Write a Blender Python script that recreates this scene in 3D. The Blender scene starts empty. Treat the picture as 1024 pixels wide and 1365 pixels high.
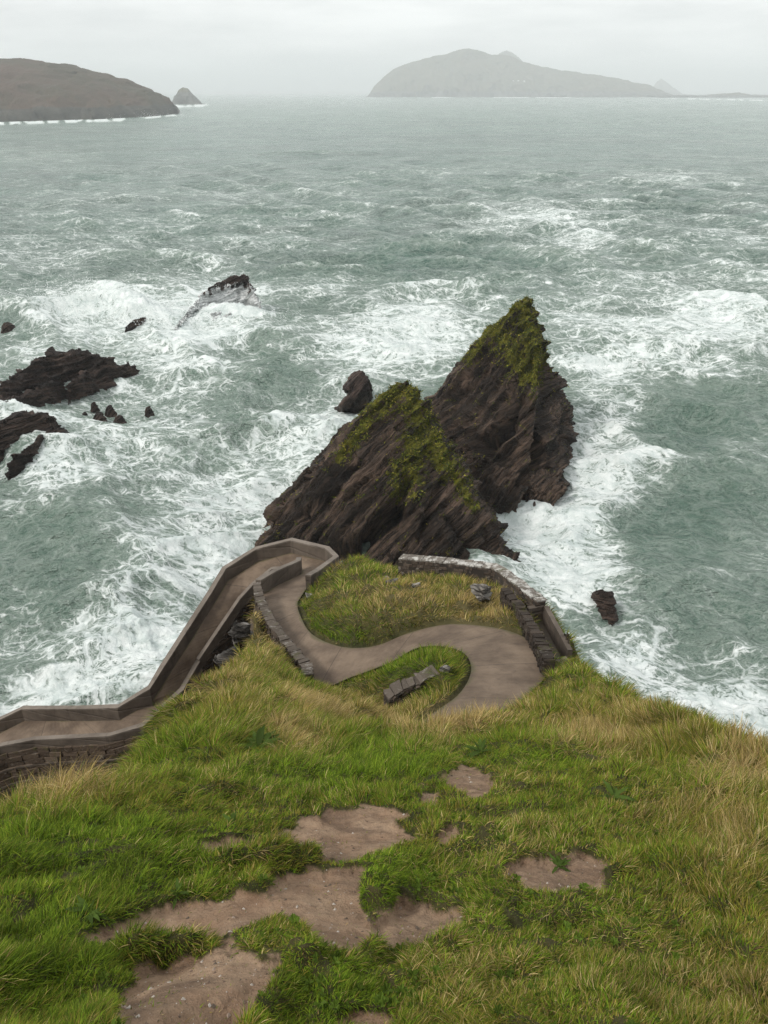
import bpy, bmesh, math, random, time
import numpy as np
from mathutils import Vector, kdtree
T0 = time.time()
rng = np.random.default_rng(7)
random.seed(7)
sc = bpy.context.scene
COL = sc.collection
R = math.radians

# ------------------------------------------------------------------ camera model (metres; camera at the origin, sea 45 m below)
F = 1030.0; CX = 512.0; CY = 682.5
HY = 122.0                                    # row of the horizon
PITCH = math.atan((CY - HY) / F)
SP, CP = math.sin(PITCH), math.cos(PITCH)
SEA = -45.0

def ray(px, py):
    u = (px - CX) / F; v = (CY - py) / F
    return np.array([u, CP + v * SP, -SP + v * CP])
def PZ(px, py, z):
    d = ray(px, py); return d * (z / d[2])
def PD(px, py, D):
    return ray(px, py) * D
def to_px(x, y, z):
    f = y * CP - z * SP; up = y * SP + z * CP
    f = np.where(f < 0.05, 0.05, f)
    return CX + F * x / f, CY - F * up / f

# ------------------------------------------------------------------ numpy noise
_perm = rng.permutation(256); _perm = np.concatenate([_perm, _perm, _perm])
_g = rng.normal(size=(256, 3)); _g /= np.linalg.norm(_g, axis=1)[:, None]
def perlin(x, y, z):
    x = np.asarray(x, float); y = np.asarray(y, float); z = np.asarray(z, float) + 0 * x
    xi = np.floor(x); yi = np.floor(y); zi = np.floor(z)
    xf = x - xi; yf = y - yi; zf = z - zi
    xi = xi.astype(int) & 255; yi = yi.astype(int) & 255; zi = zi.astype(int) & 255
    u = xf * xf * xf * (xf * (xf * 6 - 15) + 10); v = yf * yf * yf * (yf * (yf * 6 - 15) + 10); w = zf * zf * zf * (zf * (zf * 6 - 15) + 10)
    def gr(a, b, c):
        h = _perm[_perm[_perm[(xi + a) & 255] + ((yi + b) & 255)] + ((zi + c) & 255)]
        g = _g[h]
        return g[..., 0] * (xf - a) + g[..., 1] * (yf - b) + g[..., 2] * (zf - c)
    def lp(t, a, b): return a + t * (b - a)
    return 1.6 * lp(w, lp(v, lp(u, gr(0,0,0), gr(1,0,0)), lp(u, gr(0,1,0), gr(1,1,0))),
                    lp(v, lp(u, gr(0,0,1), gr(1,0,1)), lp(u, gr(0,1,1), gr(1,1,1))))
def fbm(x, y, z=0.0, f=1.0, octv=4, gain=.5, seed=0.0):
    a = 1.0; s = 0.0; z = z + 0 * x
    for i in range(octv):
        s = s + a * perlin(x * f + seed + 17.3 * i, y * f - seed * 1.7 + 3.1 * i, z * f + seed * .7 + 9.7 * i)
        a *= gain; f *= 2.03
    return s
def ridged(x, y, z=0.0, f=1.0, octv=4, gain=.55, seed=0.0):
    a = 1.0; s = 0.0; z = z + 0 * x
    for i in range(octv):
        s = s + a * (1 - 2 * np.abs(perlin(x * f + seed + 11.3 * i, y * f - seed + 5.1 * i, z * f + 7.7 * i)))
        a *= gain; f *= 2.1
    return s
def sstep(a, b, x):
    t = np.clip((x - a) / (b - a), 0, 1); return t * t * (3 - 2 * t)

# ------------------------------------------------------------------ mesh helpers
def np_mesh(name, V, faces=None, quads=None, tris=None, smooth=True):
    me = bpy.data.meshes.new(name)
    V = np.asarray(V, np.float32)
    me.vertices.add(len(V)); me.vertices.foreach_set('co', V.ravel())
    loops = []; starts = []; n = 0
    parts = []
    if quads is not None and len(quads): parts.append(np.asarray(quads, np.int32))
    if tris is not None and len(tris): parts.append(np.asarray(tris, np.int32))
    lv = np.concatenate([p.ravel() for p in parts])
    tot = np.concatenate([np.full(len(p), p.shape[1], np.int32) for p in parts])
    st = np.concatenate([[0], np.cumsum(tot)[:-1]]).astype(np.int32)
    me.loops.add(len(lv)); me.loops.foreach_set('vertex_index', lv)
    me.polygons.add(len(tot)); me.polygons.foreach_set('loop_start', st)
    me.polygons.foreach_set('use_smooth', np.full(len(tot), smooth, bool))
    me.update(calc_edges=True); me.validate()
    return me
def attr(me, name, vals):
    a = me.attributes.new(name, 'FLOAT', 'POINT'); a.data.foreach_set('value', np.asarray(vals, np.float32))
def cattr(me, name, rgb):
    a = me.attributes.new(name, 'FLOAT_COLOR', 'POINT')
    c = np.ones((len(rgb), 4), np.float32); c[:, :3] = rgb
    a.data.foreach_set('color', c.ravel())
def link(name, me, mat=None, parent=None, label=None, cat=None, group=None, kind=None):
    o = bpy.data.objects.new(name, me); COL.objects.link(o)
    if mat is not None and me is not None: me.materials.append(mat)
    if parent is not None: o.parent = parent
    if label: o['label'] = label
    if cat: o['category'] = cat
    if group: o['group'] = group
    if kind: o['kind'] = kind
    return o
def empty(name, loc, label, cat, group=None):
    o = link(name, None, None, None, label, cat, group); o.location = loc; return o
def grid_quads(nr, nc, wrap=False):
    i = np.arange(nr - 1)[:, None]; j = np.arange(nc if wrap else nc - 1)[None, :]
    j2 = (j + 1) % nc
    a = i * nc + j; b = i * nc + j2; c = (i + 1) * nc + j2; d = (i + 1) * nc + j
    return np.stack([a, b, c, d], -1).reshape(-1, 4)

# ------------------------------------------------------------------ material helpers
class NT:
    def __init__(s, name):
        s.m = bpy.data.materials.new(name); s.m.use_nodes = True
        s.t = s.m.node_tree; s.t.nodes.clear()
        s.out = s.n('ShaderNodeOutputMaterial')
    def n(s, typ, ins=None, **kw):
        nd = s.t.nodes.new(typ)
        for k, v in kw.items(): setattr(nd, k, v)
        for k, v in (ins or {}).items(): s.set(nd, k, v)
        return nd
    def set(s, nd, k, v):
        sock = nd.inputs[k]
        if isinstance(v, bpy.types.NodeSocket): s.t.links.new(v, sock)
        elif isinstance(v, bpy.types.Node): s.t.links.new(v.outputs[0], sock)
        else: sock.default_value = v
    def math(s, op, a, b=0.0, c=0.0, clamp=False):
        return s.n('ShaderNodeMath', {0: a, 1: b, 2: c}, operation=op, use_clamp=clamp).outputs[0]
    def mix(s, f, a, b):
        nd = s.n('ShaderNodeMix', data_type='RGBA')
        s.set(nd, 0, f); s.set(nd, 6, a if not isinstance(a, tuple) else (*a, 1)[:4]); s.set(nd, 7, b if not isinstance(b, tuple) else (*b, 1)[:4])
        return nd.outputs[2]
    def noise(s, vec, scale, detail=4, rough=.55, dist=0.0):
        return s.n('ShaderNodeTexNoise', {'Vector': vec, 'Scale': scale, 'Detail': detail, 'Roughness': rough, 'Distortion': dist}).outputs[0]
    def ss(s, x, a, b, lo=0.0, hi=1.0):
        return s.n('ShaderNodeMapRange', {0: x, 1: a, 2: b, 3: lo, 4: hi}, interpolation_type='SMOOTHSTEP').outputs[0]
    def at(s, name): return s.n('ShaderNodeAttribute', attribute_name=name)
    def pos(s): return s.n('ShaderNodeNewGeometry').outputs['Position']
    def mapv(s, v, scale=(1,1,1), rot=(0,0,0), loc=(0,0,0)):
        return s.n('ShaderNodeMapping', {'Vector': v, 'Scale': scale, 'Rotation': rot, 'Location': loc}).outputs[0]
    def bump(s, h, dist, strength=1.0, normal=None):
        nd = s.n('ShaderNodeBump', {'Height': h, 'Distance': dist, 'Strength': strength})
        if normal is not None: s.set(nd, 'Normal', normal)
        return nd.outputs[0]
    def bsdf(s, color, rough=.8, normal=None, spec=.3, **kw):
        nd = s.n('ShaderNodeBsdfPrincipled')
        s.set(nd, 'Base Color', color if not isinstance(color, tuple) else (*color, 1)[:4])
        s.set(nd, 'Roughness', rough); s.set(nd, 'Specular IOR Level', spec)
        if normal is not None: s.set(nd, 'Normal', normal)
        for k, v in kw.items(): s.set(nd, k.replace('_', ' '), v)
        return nd.outputs[0]
    def done(s, sh):
        s.t.links.new(sh, s.out.inputs['Surface']); return s.m

def mat_sea():
    m = NT('sea_water'); p = m.pos(); fo = m.at('foam').outputs['Fac']; fr = m.at('froth').outputs['Fac']
    # lacy foam: warped cells of three sizes
    wn = m.n('ShaderNodeTexNoise', {'Vector': p, 'Scale': .16, 'Detail': 5.0, 'Roughness': .6}).outputs['Color']
    wv = m.n('ShaderNodeVectorMath', {0: wn, 1: (.5, .5, .5)}, operation='SUBTRACT').outputs[0]
    wv = m.n('ShaderNodeVectorMath', {0: wv, 3: 7.0}, operation='SCALE').outputs[0]
    q = m.n('ShaderNodeVectorMath', {0: p, 1: wv}, operation='ADD').outputs[0]
    q = m.mapv(q, (1, 1.0, .01), (0, 0, R(25)))
    q = m.mapv(q, (.75, 1.35, 1))
    def cells(sc_, w):
        e = m.n('ShaderNodeTexVoronoi', {'Vector': q, 'Scale': sc_}, feature='DISTANCE_TO_EDGE').outputs['Distance']
        return m.ss(e, 0.0, w, 1.0, 0.0)
    l1 = cells(.40, .17); l2 = cells(.95, .20); l3 = cells(2.4, .26)
    lace = m.math('MAXIMUM', l1, m.math('MULTIPLY', l2, .85))
    lace = m.math('MAXIMUM', lace, m.math('MULTIPLY', l3, .62))
    big = m.noise(m.mapv(p, (.8, 1.3, .3)), .07, 7, .66, 1.2)
    fine = m.noise(q, 1.1, 6, .7)
    # threshold: where foam is high everything is white, where low only thin lines remain
    mid = m.noise(m.mapv(p, (.7, 1.5, .3), (0, 0, R(20))), .30, 6, .66, .8)
    pat = m.math('ADD', m.math('MULTIPLY', lace, .54), m.math('MULTIPLY', fine, .34))
    pat = m.math('ADD', pat, m.math('MULTIPLY', m.math('SUBTRACT', big, .5), .85))
    pat = m.math('ADD', pat, m.math('MULTIPLY', m.math('SUBTRACT', mid, .5), .95))
    th = m.math('SUBTRACT', .96, m.math('MULTIPLY', fo, .86))
    d = m.math('SUBTRACT', pat, th)
    mask = m.ss(d, -.09, .32)
    veil = m.math('MULTIPLY', m.ss(d, -.75, .10), .66)       # aerated pale water round the foam
    far = m.noise(m.mapv(p, (.35, 1.0, .2), (0, 0, R(-6))), .022, 9, .72, .5)
    far2 = m.noise(m.mapv(p, (.4, 1.0, .2), (0, 0, R(4))), .006, 8, .75, .3)
    deep = m.mix(m.ss(m.math('ADD', m.math('MULTIPLY', big, .3), m.math('ADD', m.math('MULTIPLY', far, .4), m.math('MULTIPLY', far2, .3))), .42, .58), (.020, .080, .063), (.082, .176, .140))
    fr3 = m.noise(m.mapv(p, (.30, 1.0, .2), (0, 0, R(2))), .055, 8, .75, .2)
    deep = m.mix(m.ss(fr3, .50, .62, 0, .65), deep, (.024, .058, .048))
    deep = m.mix(m.ss(fr3, .46, .34, 0, .32), deep, (.20, .27, .23))
    deep = m.mix(m.ss(fr, 0.0, 1.0), deep, (.150, .232, .182))
    water = m.mix(veil, deep, (.43, .50, .44))
    w1 = m.noise(m.mapv(p, (1.0, 1.9, 1), (0, 0, R(-14))), .9, 8, .66)
    w2 = m.noise(m.mapv(p, (1.0, 2.2, 1), (0, 0, R(16))), .16, 6, .6)
    w3 = m.noise(m.mapv(p, (.5, 1.3, 1), (0, 0, R(5))), .035, 8, .7)
    nb = m.bump(m.math('ADD', m.math('MULTIPLY', w3, 14.0), m.math('ADD', m.math('MULTIPLY', w2, 2.6), m.math('MULTIPLY', w1, 1.1))), 1.0, 1.0)
    fb = m.bump(fine, .35, .8)
    foamc = m.mix(m.ss(m.math('ADD', m.math('MULTIPLY', fine, .5), m.math('MULTIPLY', mid, .5)), .38, .62), (.50, .56, .54), (.76, .79, .77))
    a = m.bsdf(water, .22, nb, .26); b = m.bsdf(foamc, .8, fb, .2)
    mx = m.n('ShaderNodeMixShader', {0: m.math('MULTIPLY', mask, .95), 1: a, 2: b})
    return m.done(mx.outputs[0])

def mat_rock(name, base=(.052, .036, .030), lite=(.15, .105, .085), moss=True, strat=None, wet=.45, white=0.0):
    m = NT(name); p = m.pos()
    rot = strat or (0, 0, 0)
    bd = m.at('bed').outputs['Vector']
    n1 = m.noise(m.mapv(bd, (4.2, .24, .24)), .9, 8, .70, .25)
    crk = m.ss(m.math('ABSOLUTE', m.math('SUBTRACT', m.noise(m.mapv(bd, (1.6, .12, .12)), 1.0, 5, .62, .2), .5)), 0.0, .028, .85, 0)
    n1b = m.noise(m.mapv(bd, (.75, .10, .10)), .8, 4, .6, .3)
    n2 = m.noise(p, .25, 6, .6)
    n3 = m.noise(p, 3.5, 6, .7)
    mott = m.math('ADD', m.math('MULTIPLY', n1, .6), m.math('MULTIPLY', n2, .4))
    c = m.mix(m.ss(mott, .40, .64), base, lite)
    c = m.mix(m.ss(n1b, .46, .60, 0, .75), c, (base[0] * .45, base[1] * .45, base[2] * .45))
    c = m.mix(m.ss(n3, .62, .76, 0, .4), c, (lite[0] * 1.9, lite[1] * 1.9, lite[2] * 1.85))
    h = m.math('ADD', m.math('MULTIPLY', n1, 1.0), m.math('ADD', m.math('MULTIPLY', n1b, 1.5), m.math('MULTIPLY', n3, .25)))
    c = m.mix(crk, c, (base[0] * .3, base[1] * .3, base[2] * .3))
    h = m.math('SUBTRACT', h, m.math('MULTIPLY', crk, .5))
    nb = m.bump(h, .8, 1.0)
    rough = m.ss(n3, .3, .7, wet, wet + .35)
    if white > 0:
        wa = m.at('wash').outputs['Fac']
        wn = m.noise(m.mapv(p, (.9, .9, .22)), .8, 5, .7, .6)
        wm = m.ss(m.math('ADD', wn, m.math('MULTIPLY', wa, .75)), 1.0, 1.06)
        c = m.mix(wm, c, (.8, .82, .81)); rough = m.math('MAXIMUM', rough, wm)
    if moss:
        ma = m.at('moss').outputs['Fac']
        mn = m.noise(p, 1.3, 7, .72)
        mm = m.ss(m.math('ADD', ma, m.math('MULTIPLY', m.math('SUBTRACT', m.math('ADD', m.math('MULTIPLY', mn, .6), m.math('MULTIPLY', n1, .4)), .5), 5.0)), .74, .88)
        mc = m.mix(m.ss(m.noise(p, .9, 5, .7), .4, .62), (.055, .060, .008), (.19, .18, .022))
        c = m.mix(mm, c, mc); rough = m.math('MAXIMUM', rough, m.math('MULTIPLY', mm, .95))
        nb = m.bump(m.math('MULTIPLY', mn, mm), .5, 1.0, nb)
    return m.done(m.bsdf(c, rough, nb, .22))

def mat_ground():
    m = NT('hillside_ground'); p = m.pos()
    soil = m.at('soil').outputs['Fac']; rock = m.at('rock').outputs['Fac']; dry = m.at('dry').outputs['Fac']
    n1 = m.noise(p, 2.2, 7, .65); n2 = m.noise(p, 14, 6, .7); n3 = m.noise(p, 60, 4, .7)
    thatch = m.mix(m.ss(n1, .35, .65), (.030, .032, .010), (.070, .060, .022))
    thatch = m.mix(m.math('MULTIPLY', dry, .6), thatch, (.17, .135, .06))
    sc1 = m.mix(m.ss(n1, .3, .7), (.26, .165, .104), (.40, .28, .185))
    sc1 = m.mix(m.ss(n2, .50, .72, 0, .7), sc1, (.13, .080, .052))
    sc1 = m.mix(m.ss(m.noise(p, 1.1, 5, .7, .6), .46, .62, 0, .65), sc1, (.12, .076, .052))
    sc1 = m.mix(m.ss(n3, .60, .72, 0, .6), sc1, (.42, .33, .26))
    rk = m.mix(m.ss(m.noise(m.mapv(p, (1, 1, 3)), .9, 8, .7), .35, .7), (.030, .024, .020), (.15, .115, .085))
    c = m.mix(m.ss(m.math('ADD', soil, m.math('MULTIPLY', m.math('SUBTRACT', n2, .5), .9)), .25, .75), thatch, sc1)
    c = m.mix(m.ss(rock, .3, .7), c, rk)
    h = m.math('ADD', m.math('MULTIPLY', n2, .05), m.math('ADD', m.math('MULTIPLY', n3, .012), m.math('MULTIPLY', n1, .15)))
    return m.done(m.bsdf(c, .92, m.bump(h, 1.0, .9), .2))

def mat_path():
    m = NT('path_concrete'); p = m.pos()
    uv = m.n('ShaderNodeUVMap', uv_map='UVMap').outputs[0]
    n1 = m.noise(p, .7, 6, .6); n2 = m.noise(p, 9, 5, .7); n3 = m.noise(p, 30, 3, .7)
    c = m.mix(m.ss(n1, .3, .7), (.092, .064, .044), (.205, .150, .105))
    c = m.mix(m.ss(n2, .55, .8, 0, .4), c, (.09, .068, .052))
    c = m.mix(m.ss(n3, .62, .8, 0, .4), c, (.30, .23, .175))
    gr = m.n('ShaderNodeTexWave', {'Vector': uv, 'Scale': 1.15, 'Distortion': 1.2, 'Detail': 2.0, 'Detail Scale': 3.0}, wave_type='BANDS', bands_direction='Y').outputs[0]
    c = m.mix(m.ss(gr, .55, .95, 0, .10), c, (.10, .072, .055))
    vy = m.n('ShaderNodeSeparateXYZ', {0: uv}).outputs[1]
    jt = m.math('ABSOLUTE', m.math('SUBTRACT', m.math('FRACT', m.math('MULTIPLY', vy, .33)), .5))
    c = m.mix(m.ss(jt, .0, .012, .7, 0), c, (.045, .034, .026))
    c = m.mix(m.ss(m.noise(p, 1.6, 6, .75, 1.5), .56, .66, 0, .5), c, (.085, .062, .045))
    edge = m.at('edge').outputs['Fac']
    em = m.ss(m.math('ADD', edge, m.math('MULTIPLY', m.math('SUBTRACT', n1, .5), 1.0)), .82, 1.05, 0, .85)
    c = m.mix(em, c, (.085, .075, .035))
    nb = m.bump(m.math('ADD', m.math('MULTIPLY', gr, .008), m.math('MULTIPLY', n2, .03)), 1.0, .8)
    return m.done(m.bsdf(c, .75, nb, .3))

def mat_concrete(name, a, b, stain=(.05, .04, .033)):
    m = NT(name); p = m.pos()
    n1 = m.noise(p, .8, 6, .62); n2 = m.noise(p, 7, 6, .7)
    st = m.noise(m.mapv(p, (2.2, 2.2, .35)), 1.2, 5, .65)
    c = m.mix(m.ss(n1, .3, .7), a, b)
    c = m.mix(m.ss(st, .52, .72, 0, .55), c, stain)
    c = m.mix(m.ss(n2, .6, .8, 0, .4), c, (b[0] * 1.5, b[1] * 1.5, b[2] * 1.45))
    bd = m.n('ShaderNodeTexWave', {'Vector': p, 'Scale': .45, 'Distortion': .6}, wave_type='BANDS', bands_direction='Z').outputs[0]
    h = m.math('ADD', m.math('MULTIPLY', n2, .02), m.math('MULTIPLY', m.ss(bd, .9, 1.0), -.02))
    return m.done(m.bsdf(c, .8, m.bump(h, 1.0, .9), .3))

def mat_masonry(name, scale=4.2, dark=(.045, .034, .027), lite=(.115, .090, .072), lichen=.3, zs=1.9):
    m = NT(name); p = m.pos()
    wv = m.n('ShaderNodeTexNoise', {'Vector': p, 'Scale': 3.0, 'Detail': 2.0}).outputs['Color']
    q = m.n('ShaderNodeVectorMath', {0: p, 1: m.n('ShaderNodeVectorMath', {0: wv, 3: .25}, operation='SCALE').outputs[0]}, operation='ADD').outputs[0]
    q = m.mapv(q, (1, 1, zs))
    v = m.n('ShaderNodeTexVoronoi', {'Vector': q, 'Scale': scale})
    e = m.n('ShaderNodeTexVoronoi', {'Vector': q, 'Scale': scale}, feature='DISTANCE_TO_EDGE').outputs['Distance']
    cr = m.n('ShaderNodeSeparateColor', {0: v.outputs['Color']}).outputs[0]
    c = m.mix(cr, dark, lite)
    c = m.mix(m.ss(e, 0.0, .10, .6, 0), c, (.024, .019, .015))
    n2 = m.noise(p, 2.6, 6, .7)
    c = m.mix(m.ss(n2, .66 - lichen * .2, .74, 0, .8), c, (.36, .34, .29))
    n4 = m.noise(p, 1.1, 6, .7)
    c = m.mix(m.ss(n4, .56, .68, 0, .5), c, (.075, .075, .028))
    h = m.math('ADD', m.ss(e, 0, .15), m.math('MULTIPLY', m.noise(p, 9, 5, .7), .5))
    return m.done(m.bsdf(c, .88, m.bump(h, .12, 1.0), .25))

def mat_blade(name, trans=.35):
    m = NT(name); c = m.at('tint').outputs['Color']
    d = m.bsdf(c, .6, None, .07)
    t = m.n('ShaderNodeBsdfTranslucent', {'Color': c}).outputs[0]
    return m.done(m.n('ShaderNodeMixShader', {0: trans, 1: d, 2: t}).outputs[0])

def mat_island(name, g1, g2, cliff, z0, z1):
    m = NT(name); p = m.pos()
    cl = m.at('cliff').outputs['Fac']
    n = m.noise(p, .006, 8, .62); n2 = m.noise(p, .03, 6, .65)
    c = m.mix(m.ss(n, .38, .62), g1, g2)
    c = m.mix(m.ss(n2, .55, .75, 0, .35), c, (g1[0]*.6, g1[1]*.6, g1[2]*.6))
    k = m.mix(m.ss(n2, .35, .65), cliff, (cliff[0]*2.2, cliff[1]*2.2, cliff[2]*2.2))
    c = m.mix(m.ss(m.math('ADD', cl, m.math('MULTIPLY', m.math('SUBTRACT', n2, .5), .6)), .35, .65), c, k)
    return m.done(m.bsdf(c, .9, m.bump(n2, 8.0, 1.0), .2))

M_SEA = mat_sea()
M_STACK = mat_rock('stack_rock', strat=(R(20), R(-52), R(15)), base=(.025,.017,.012), lite=(.165,.110,.078))
M_ROCK = mat_rock('wet_rock', moss=False, strat=(R(10), R(-35), 0), wet=.35, base=(.030,.020,.016), lite=(.125,.085,.066))
M_WASH = mat_rock('washed_rock', moss=False, strat=(R(10), R(-35), 0), wet=.35, white=1.0)
M_PALE = mat_rock('pale_rock', base=(.30, .27, .235), lite=(.66, .63, .58), moss=False, wet=.7)
M_GROUND = mat_ground(); M_PATH = mat_path()
M_CONC = mat_concrete('parapet_concrete', (.074, .058, .045), (.138, .110, .086))
M_COPE = mat_concrete('coping_concrete', (.130, .107, .086), (.205, .172, .141), (.08, .068, .056))
M_STONE = mat_masonry('stone_wall'); M_RUB = mat_masonry('dark_rubble', 3.2, (.016, .013, .012), (.095, .075, .062), .12)
M_RETAIN = mat_masonry('retaining_masonry', .75, (.042, .029, .021), (.085, .060, .044), .1, 5.5)
M_GRASS = mat_blade('grass_blades', .22); M_LEAF = mat_blade('leaf', .2)

# ------------------------------------------------------------------ path stations: (edge L px,py) (edge R px,py) z ; L is the inner side
ST = [(520,1000,600,1015,-15.0),(572,955,662,960,-15.9),(612,925,705,925,-16.5),(628,895,731,893,-17.1),
      (620,872,716,862,-17.7),(592,862,675,840,-18.2),(556,864,605,832,-18.6),(520,883,550,842,-19.0),
      (470,902,500,861,-19.5),(425,915,455,862,-19.9),(393,880,417,846,-20.5),(367,845,401,822,-21.2),
      (352,812,397,802,-21.9),(349,793,408,785,-22.5),(372,779,420,778,-23.0),(402,765,445,759,-23.7),
      (403,760,434,748,-24.1),(396,757,388,737,-24.5),(362,760,343,749,-25.0),(336,781,303,775,-25.6),
      (318,800,285,806,-26.3),(262,882,222,905,-28.6),(240,920,203,935,-29.4),(190,966,160,960,-30.3),
      (148,979,120,961,-30.8),(48,984,57,961,-31.6),(5,992,33,961,-32.0),(-60,1018,-10,982,-32.8),(-150,1060,-110,1015,-34)]
EL = np.array([PZ(a, b, z) for a, b, c, d, z in ST]); ER = np.array([PZ(c, d, z) for a, b, c, d, z in ST])
def catmull(P, n0, n1, sub):
    out = []
    for i in range(n0, n1):
        p0 = P[max(i-1, 0)]; p1 = P[i]; p2 = P[i+1]; p3 = P[min(i+2, len(P)-1)]
        for k in range(sub):
            t = k / sub
            out.append(.5*((2*p1)+(-p0+p2)*t+(2*p0-5*p1+4*p2-p3)*t*t+(-p0+3*p1-3*p2+p3)*t**3))
    return out
def linear(P, n0, n1, sub):
    return [P[i] + (P[i+1]-P[i]) * k / sub for i in range(n0, n1) for k in range(sub)]
NS = len(ST); CUT = 12; SUB = 10
RL = np.array(catmull(EL, 0, CUT, SUB) + linear(EL, CUT, NS-1, SUB) + [EL[-1]])
RR = np.array(catmull(ER, 0, CUT, SUB) + linear(ER, CUT, NS-1, SUB) + [ER[-1]])
HAIR = 15 * SUB                      # after this row the path is a ramp on retaining walls

# ------------------------------------------------------------------ hillside height field
C = []
def c(px, py, D): C.append(PD(px, py, D))
def cz(px, py, z): C.append(PZ(px, py, z))
def w(x, y, z): C.append(np.array([x, y, z], float))
for y, D in ((1450, 2.7), (1365, 3.2), (1300, 3.75), (1200, 4.8), (1120, 6.1)):
    for x in (-200, 0, 200, 400, 600, 800, 1000, 1200): c(x, y, D * (1 + .03 * math.sin(x * .013 + y)))
for x in (200, 320, 450, 580, 700, 820, 920): c(x, 1050, 7.9)
c(1000, 1080, 7.3); c(1100, 1090, 7.0); c(950, 1030, 9.6); c(880, 1000, 12); c(800, 1000, 11.6)
for x, D in ((240, 11.3), (350, 11.2), (450, 11), (550, 11), (640, 11), (720, 11.3)): c(x, 1000, D)
c(300, 950, 16.3); c(360, 925, 19.5); c(275, 960, 16.5); c(400, 962, 14.3); c(340, 880, 25.5); c(330, 900, 23); c(375, 905, 24)
# left ridge of the spur and the crest above the ramp
for x, y, D in ((334, 856, 31), (322, 882, 28), (284, 902, 23.5), (254, 928, 19.8), (212, 972, 15.3), (182, 1022, 11.8), (150, 1066, 9.3), (60, 1082, 8.7), (0, 1092, 8.0), (-100, 1105, 7.2), (-250, 1130, 6.8)): c(x, y, D)
cz(322, 822, -27.5); cz(296, 856, -30); cz(338, 795, -27.5); cz(275, 888, -32); c(342, 815, 34.2); c(350, 850, 30.5); c(378, 890, 28.5); c(400, 917, 27.5); c(380, 930, 21)
for q in ((-9,22,-34),(-8,15,-33),(-8.4,28,-34.5),(-12,28,-36),(-14,20,-37),(-20,25,-38),(-8,9.5,-22),(-12,12,-32),(-20,10,-30),(-30,10,-32),
          (-30,30,-43),(-40,20,-40),(-30,45,-52),(-20,38,-46),(-14,44,-49),(-8,48,-49),(-7,33,-31),(-6,37,-31),(-10,33,-35),(-13,33,-36),(-3,45,-33),
          (-5,50,-46),(-5,58,-55),(3,44,-33),(3,50,-46),(4,60,-55),(2,38.5,-28),(7,37,-31),(11,38,-46),(-16,35,-42),(-26,36,-46),
          (0,0,-2.1),(0,-3,-1.2),(-4,-.5,-2.0),(4,-.5,-2.2),(9,1,-4),(-9,1,-3.4),(-20,-3,-4),(20,-3,-8),(0,-15,0),(30,-15,-5),(-30,-15,-3),(-20,4,-14),(0,.9,-2.75)): w(*q)
# crest above the path, right mound
c(440, 958, 18.0); c(480, 972, 15.8); c(520, 990, 13.2); c(560, 992, 13.0); c(600, 970, 13.9); c(645, 960, 14.8); c(685, 956, 15.5); c(706, 932, 20.0); c(740, 912, 22.0)
c(722, 950, 17.2); c(790, 940, 17.5); c(740, 970, 14); c(830, 960, 14.5)
# path level points
for i in range(0, 15):
    C.append(EL[i] + np.array([0, 0, .02])); C.append(ER[i] + np.array([0, 0, .02]))
cz(560, 877, -17.2); cz(598, 900, -16.7); cz(480, 925, -18.9); cz(450, 922, -19.5); cz(515, 950, -17.9); cz(555, 938, -17.0); cz(520, 915, -18.1)
# knoll in the bend of the path
for x, y, z in ((440, 742, -22.6), (470, 768, -21.1), (430, 800, -20.9), (500, 800, -19.7), (520, 770, -20.6), (560, 790, -19.3), (600, 805, -18.8), (640, 800, -18.7), (660, 810, -18.6), (450, 835, -19.9), (530, 835, -18.9), (500, 757, -22.0),
                (530, 768, -21.1), (590, 776, -20.6), (657, 785, -20.0), (712, 830, -19.0), (690, 825, -18.5)): cz(x, y, z)
# outer shoulder above the sea, then the cliff
for x, y, D in ((735, 815, 33), (765, 862, 28.7), (787, 895, 25), (803, 910, 22.3), (835, 935, 18.6), (862, 950, 16.4), (910, 974, 14), (960, 988, 12), (1024, 1008, 10), (1110, 1035, 8.8), (1250, 1080, 7.6)):
    c(x, y, D); q = C[-1]
    w(q[0] + 1.6, q[1] + 1.6, q[2] - 5.5); w(q[0] + 5, q[1] + 5, q[2] - 19); w(q[0] + 10, q[1] + 11, -50)
w(60, 20, -55); w(40, 50, -60); w(60, -20, -20); w(-60, -10, -10); w(-60, 40, -55)
C = np.array(C)
def phi(r2): return np.sqrt(r2 + .35 ** 2)
_d2 = ((C[:, None, :2] - C[None, :, :2]) ** 2).sum(-1)
A = -phi(_d2) - np.eye(len(C)) * .02
P_ = np.c_[np.ones(len(C)), C[:, :2]]
K = np.block([[A, P_], [P_.T, np.zeros((3, 3))]])
_sol = np.linalg.lstsq(K, np.r_[C[:, 2], 0, 0, 0], rcond=None)[0]
def rbf(x, y):
    out = np.empty(len(x))
    for s in range(0, len(x), 60000):
        xs = x[s:s+60000]; ys = y[s:s+60000]
        d2 = (xs[:, None] - C[None, :, 0]) ** 2 + (ys[:, None] - C[None, :, 1]) ** 2
        out[s:s+60000] = -phi(d2) @ _sol[:-3] + _sol[-3] + _sol[-2] * xs + _sol[-1] * ys
    return out

AZ_IN = 52
az = np.concatenate([np.arange(-180, -AZ_IN, 4.0), np.linspace(-AZ_IN, AZ_IN, 521)[:-1], np.arange(AZ_IN, 180, 4.0)])
NA = len(az); RAD = np.exp(np.linspace(math.log(.25), math.log(75), 560)); NR = len(RAD)
azr = np.radians(az)
TX = (RAD[:, None] * np.sin(azr)[None, :]).ravel(); TY = (RAD[:, None] * np.cos(azr)[None, :]).ravel()
TZ = rbf(TX, TY)
rr = np.hypot(TX, TY)
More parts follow.
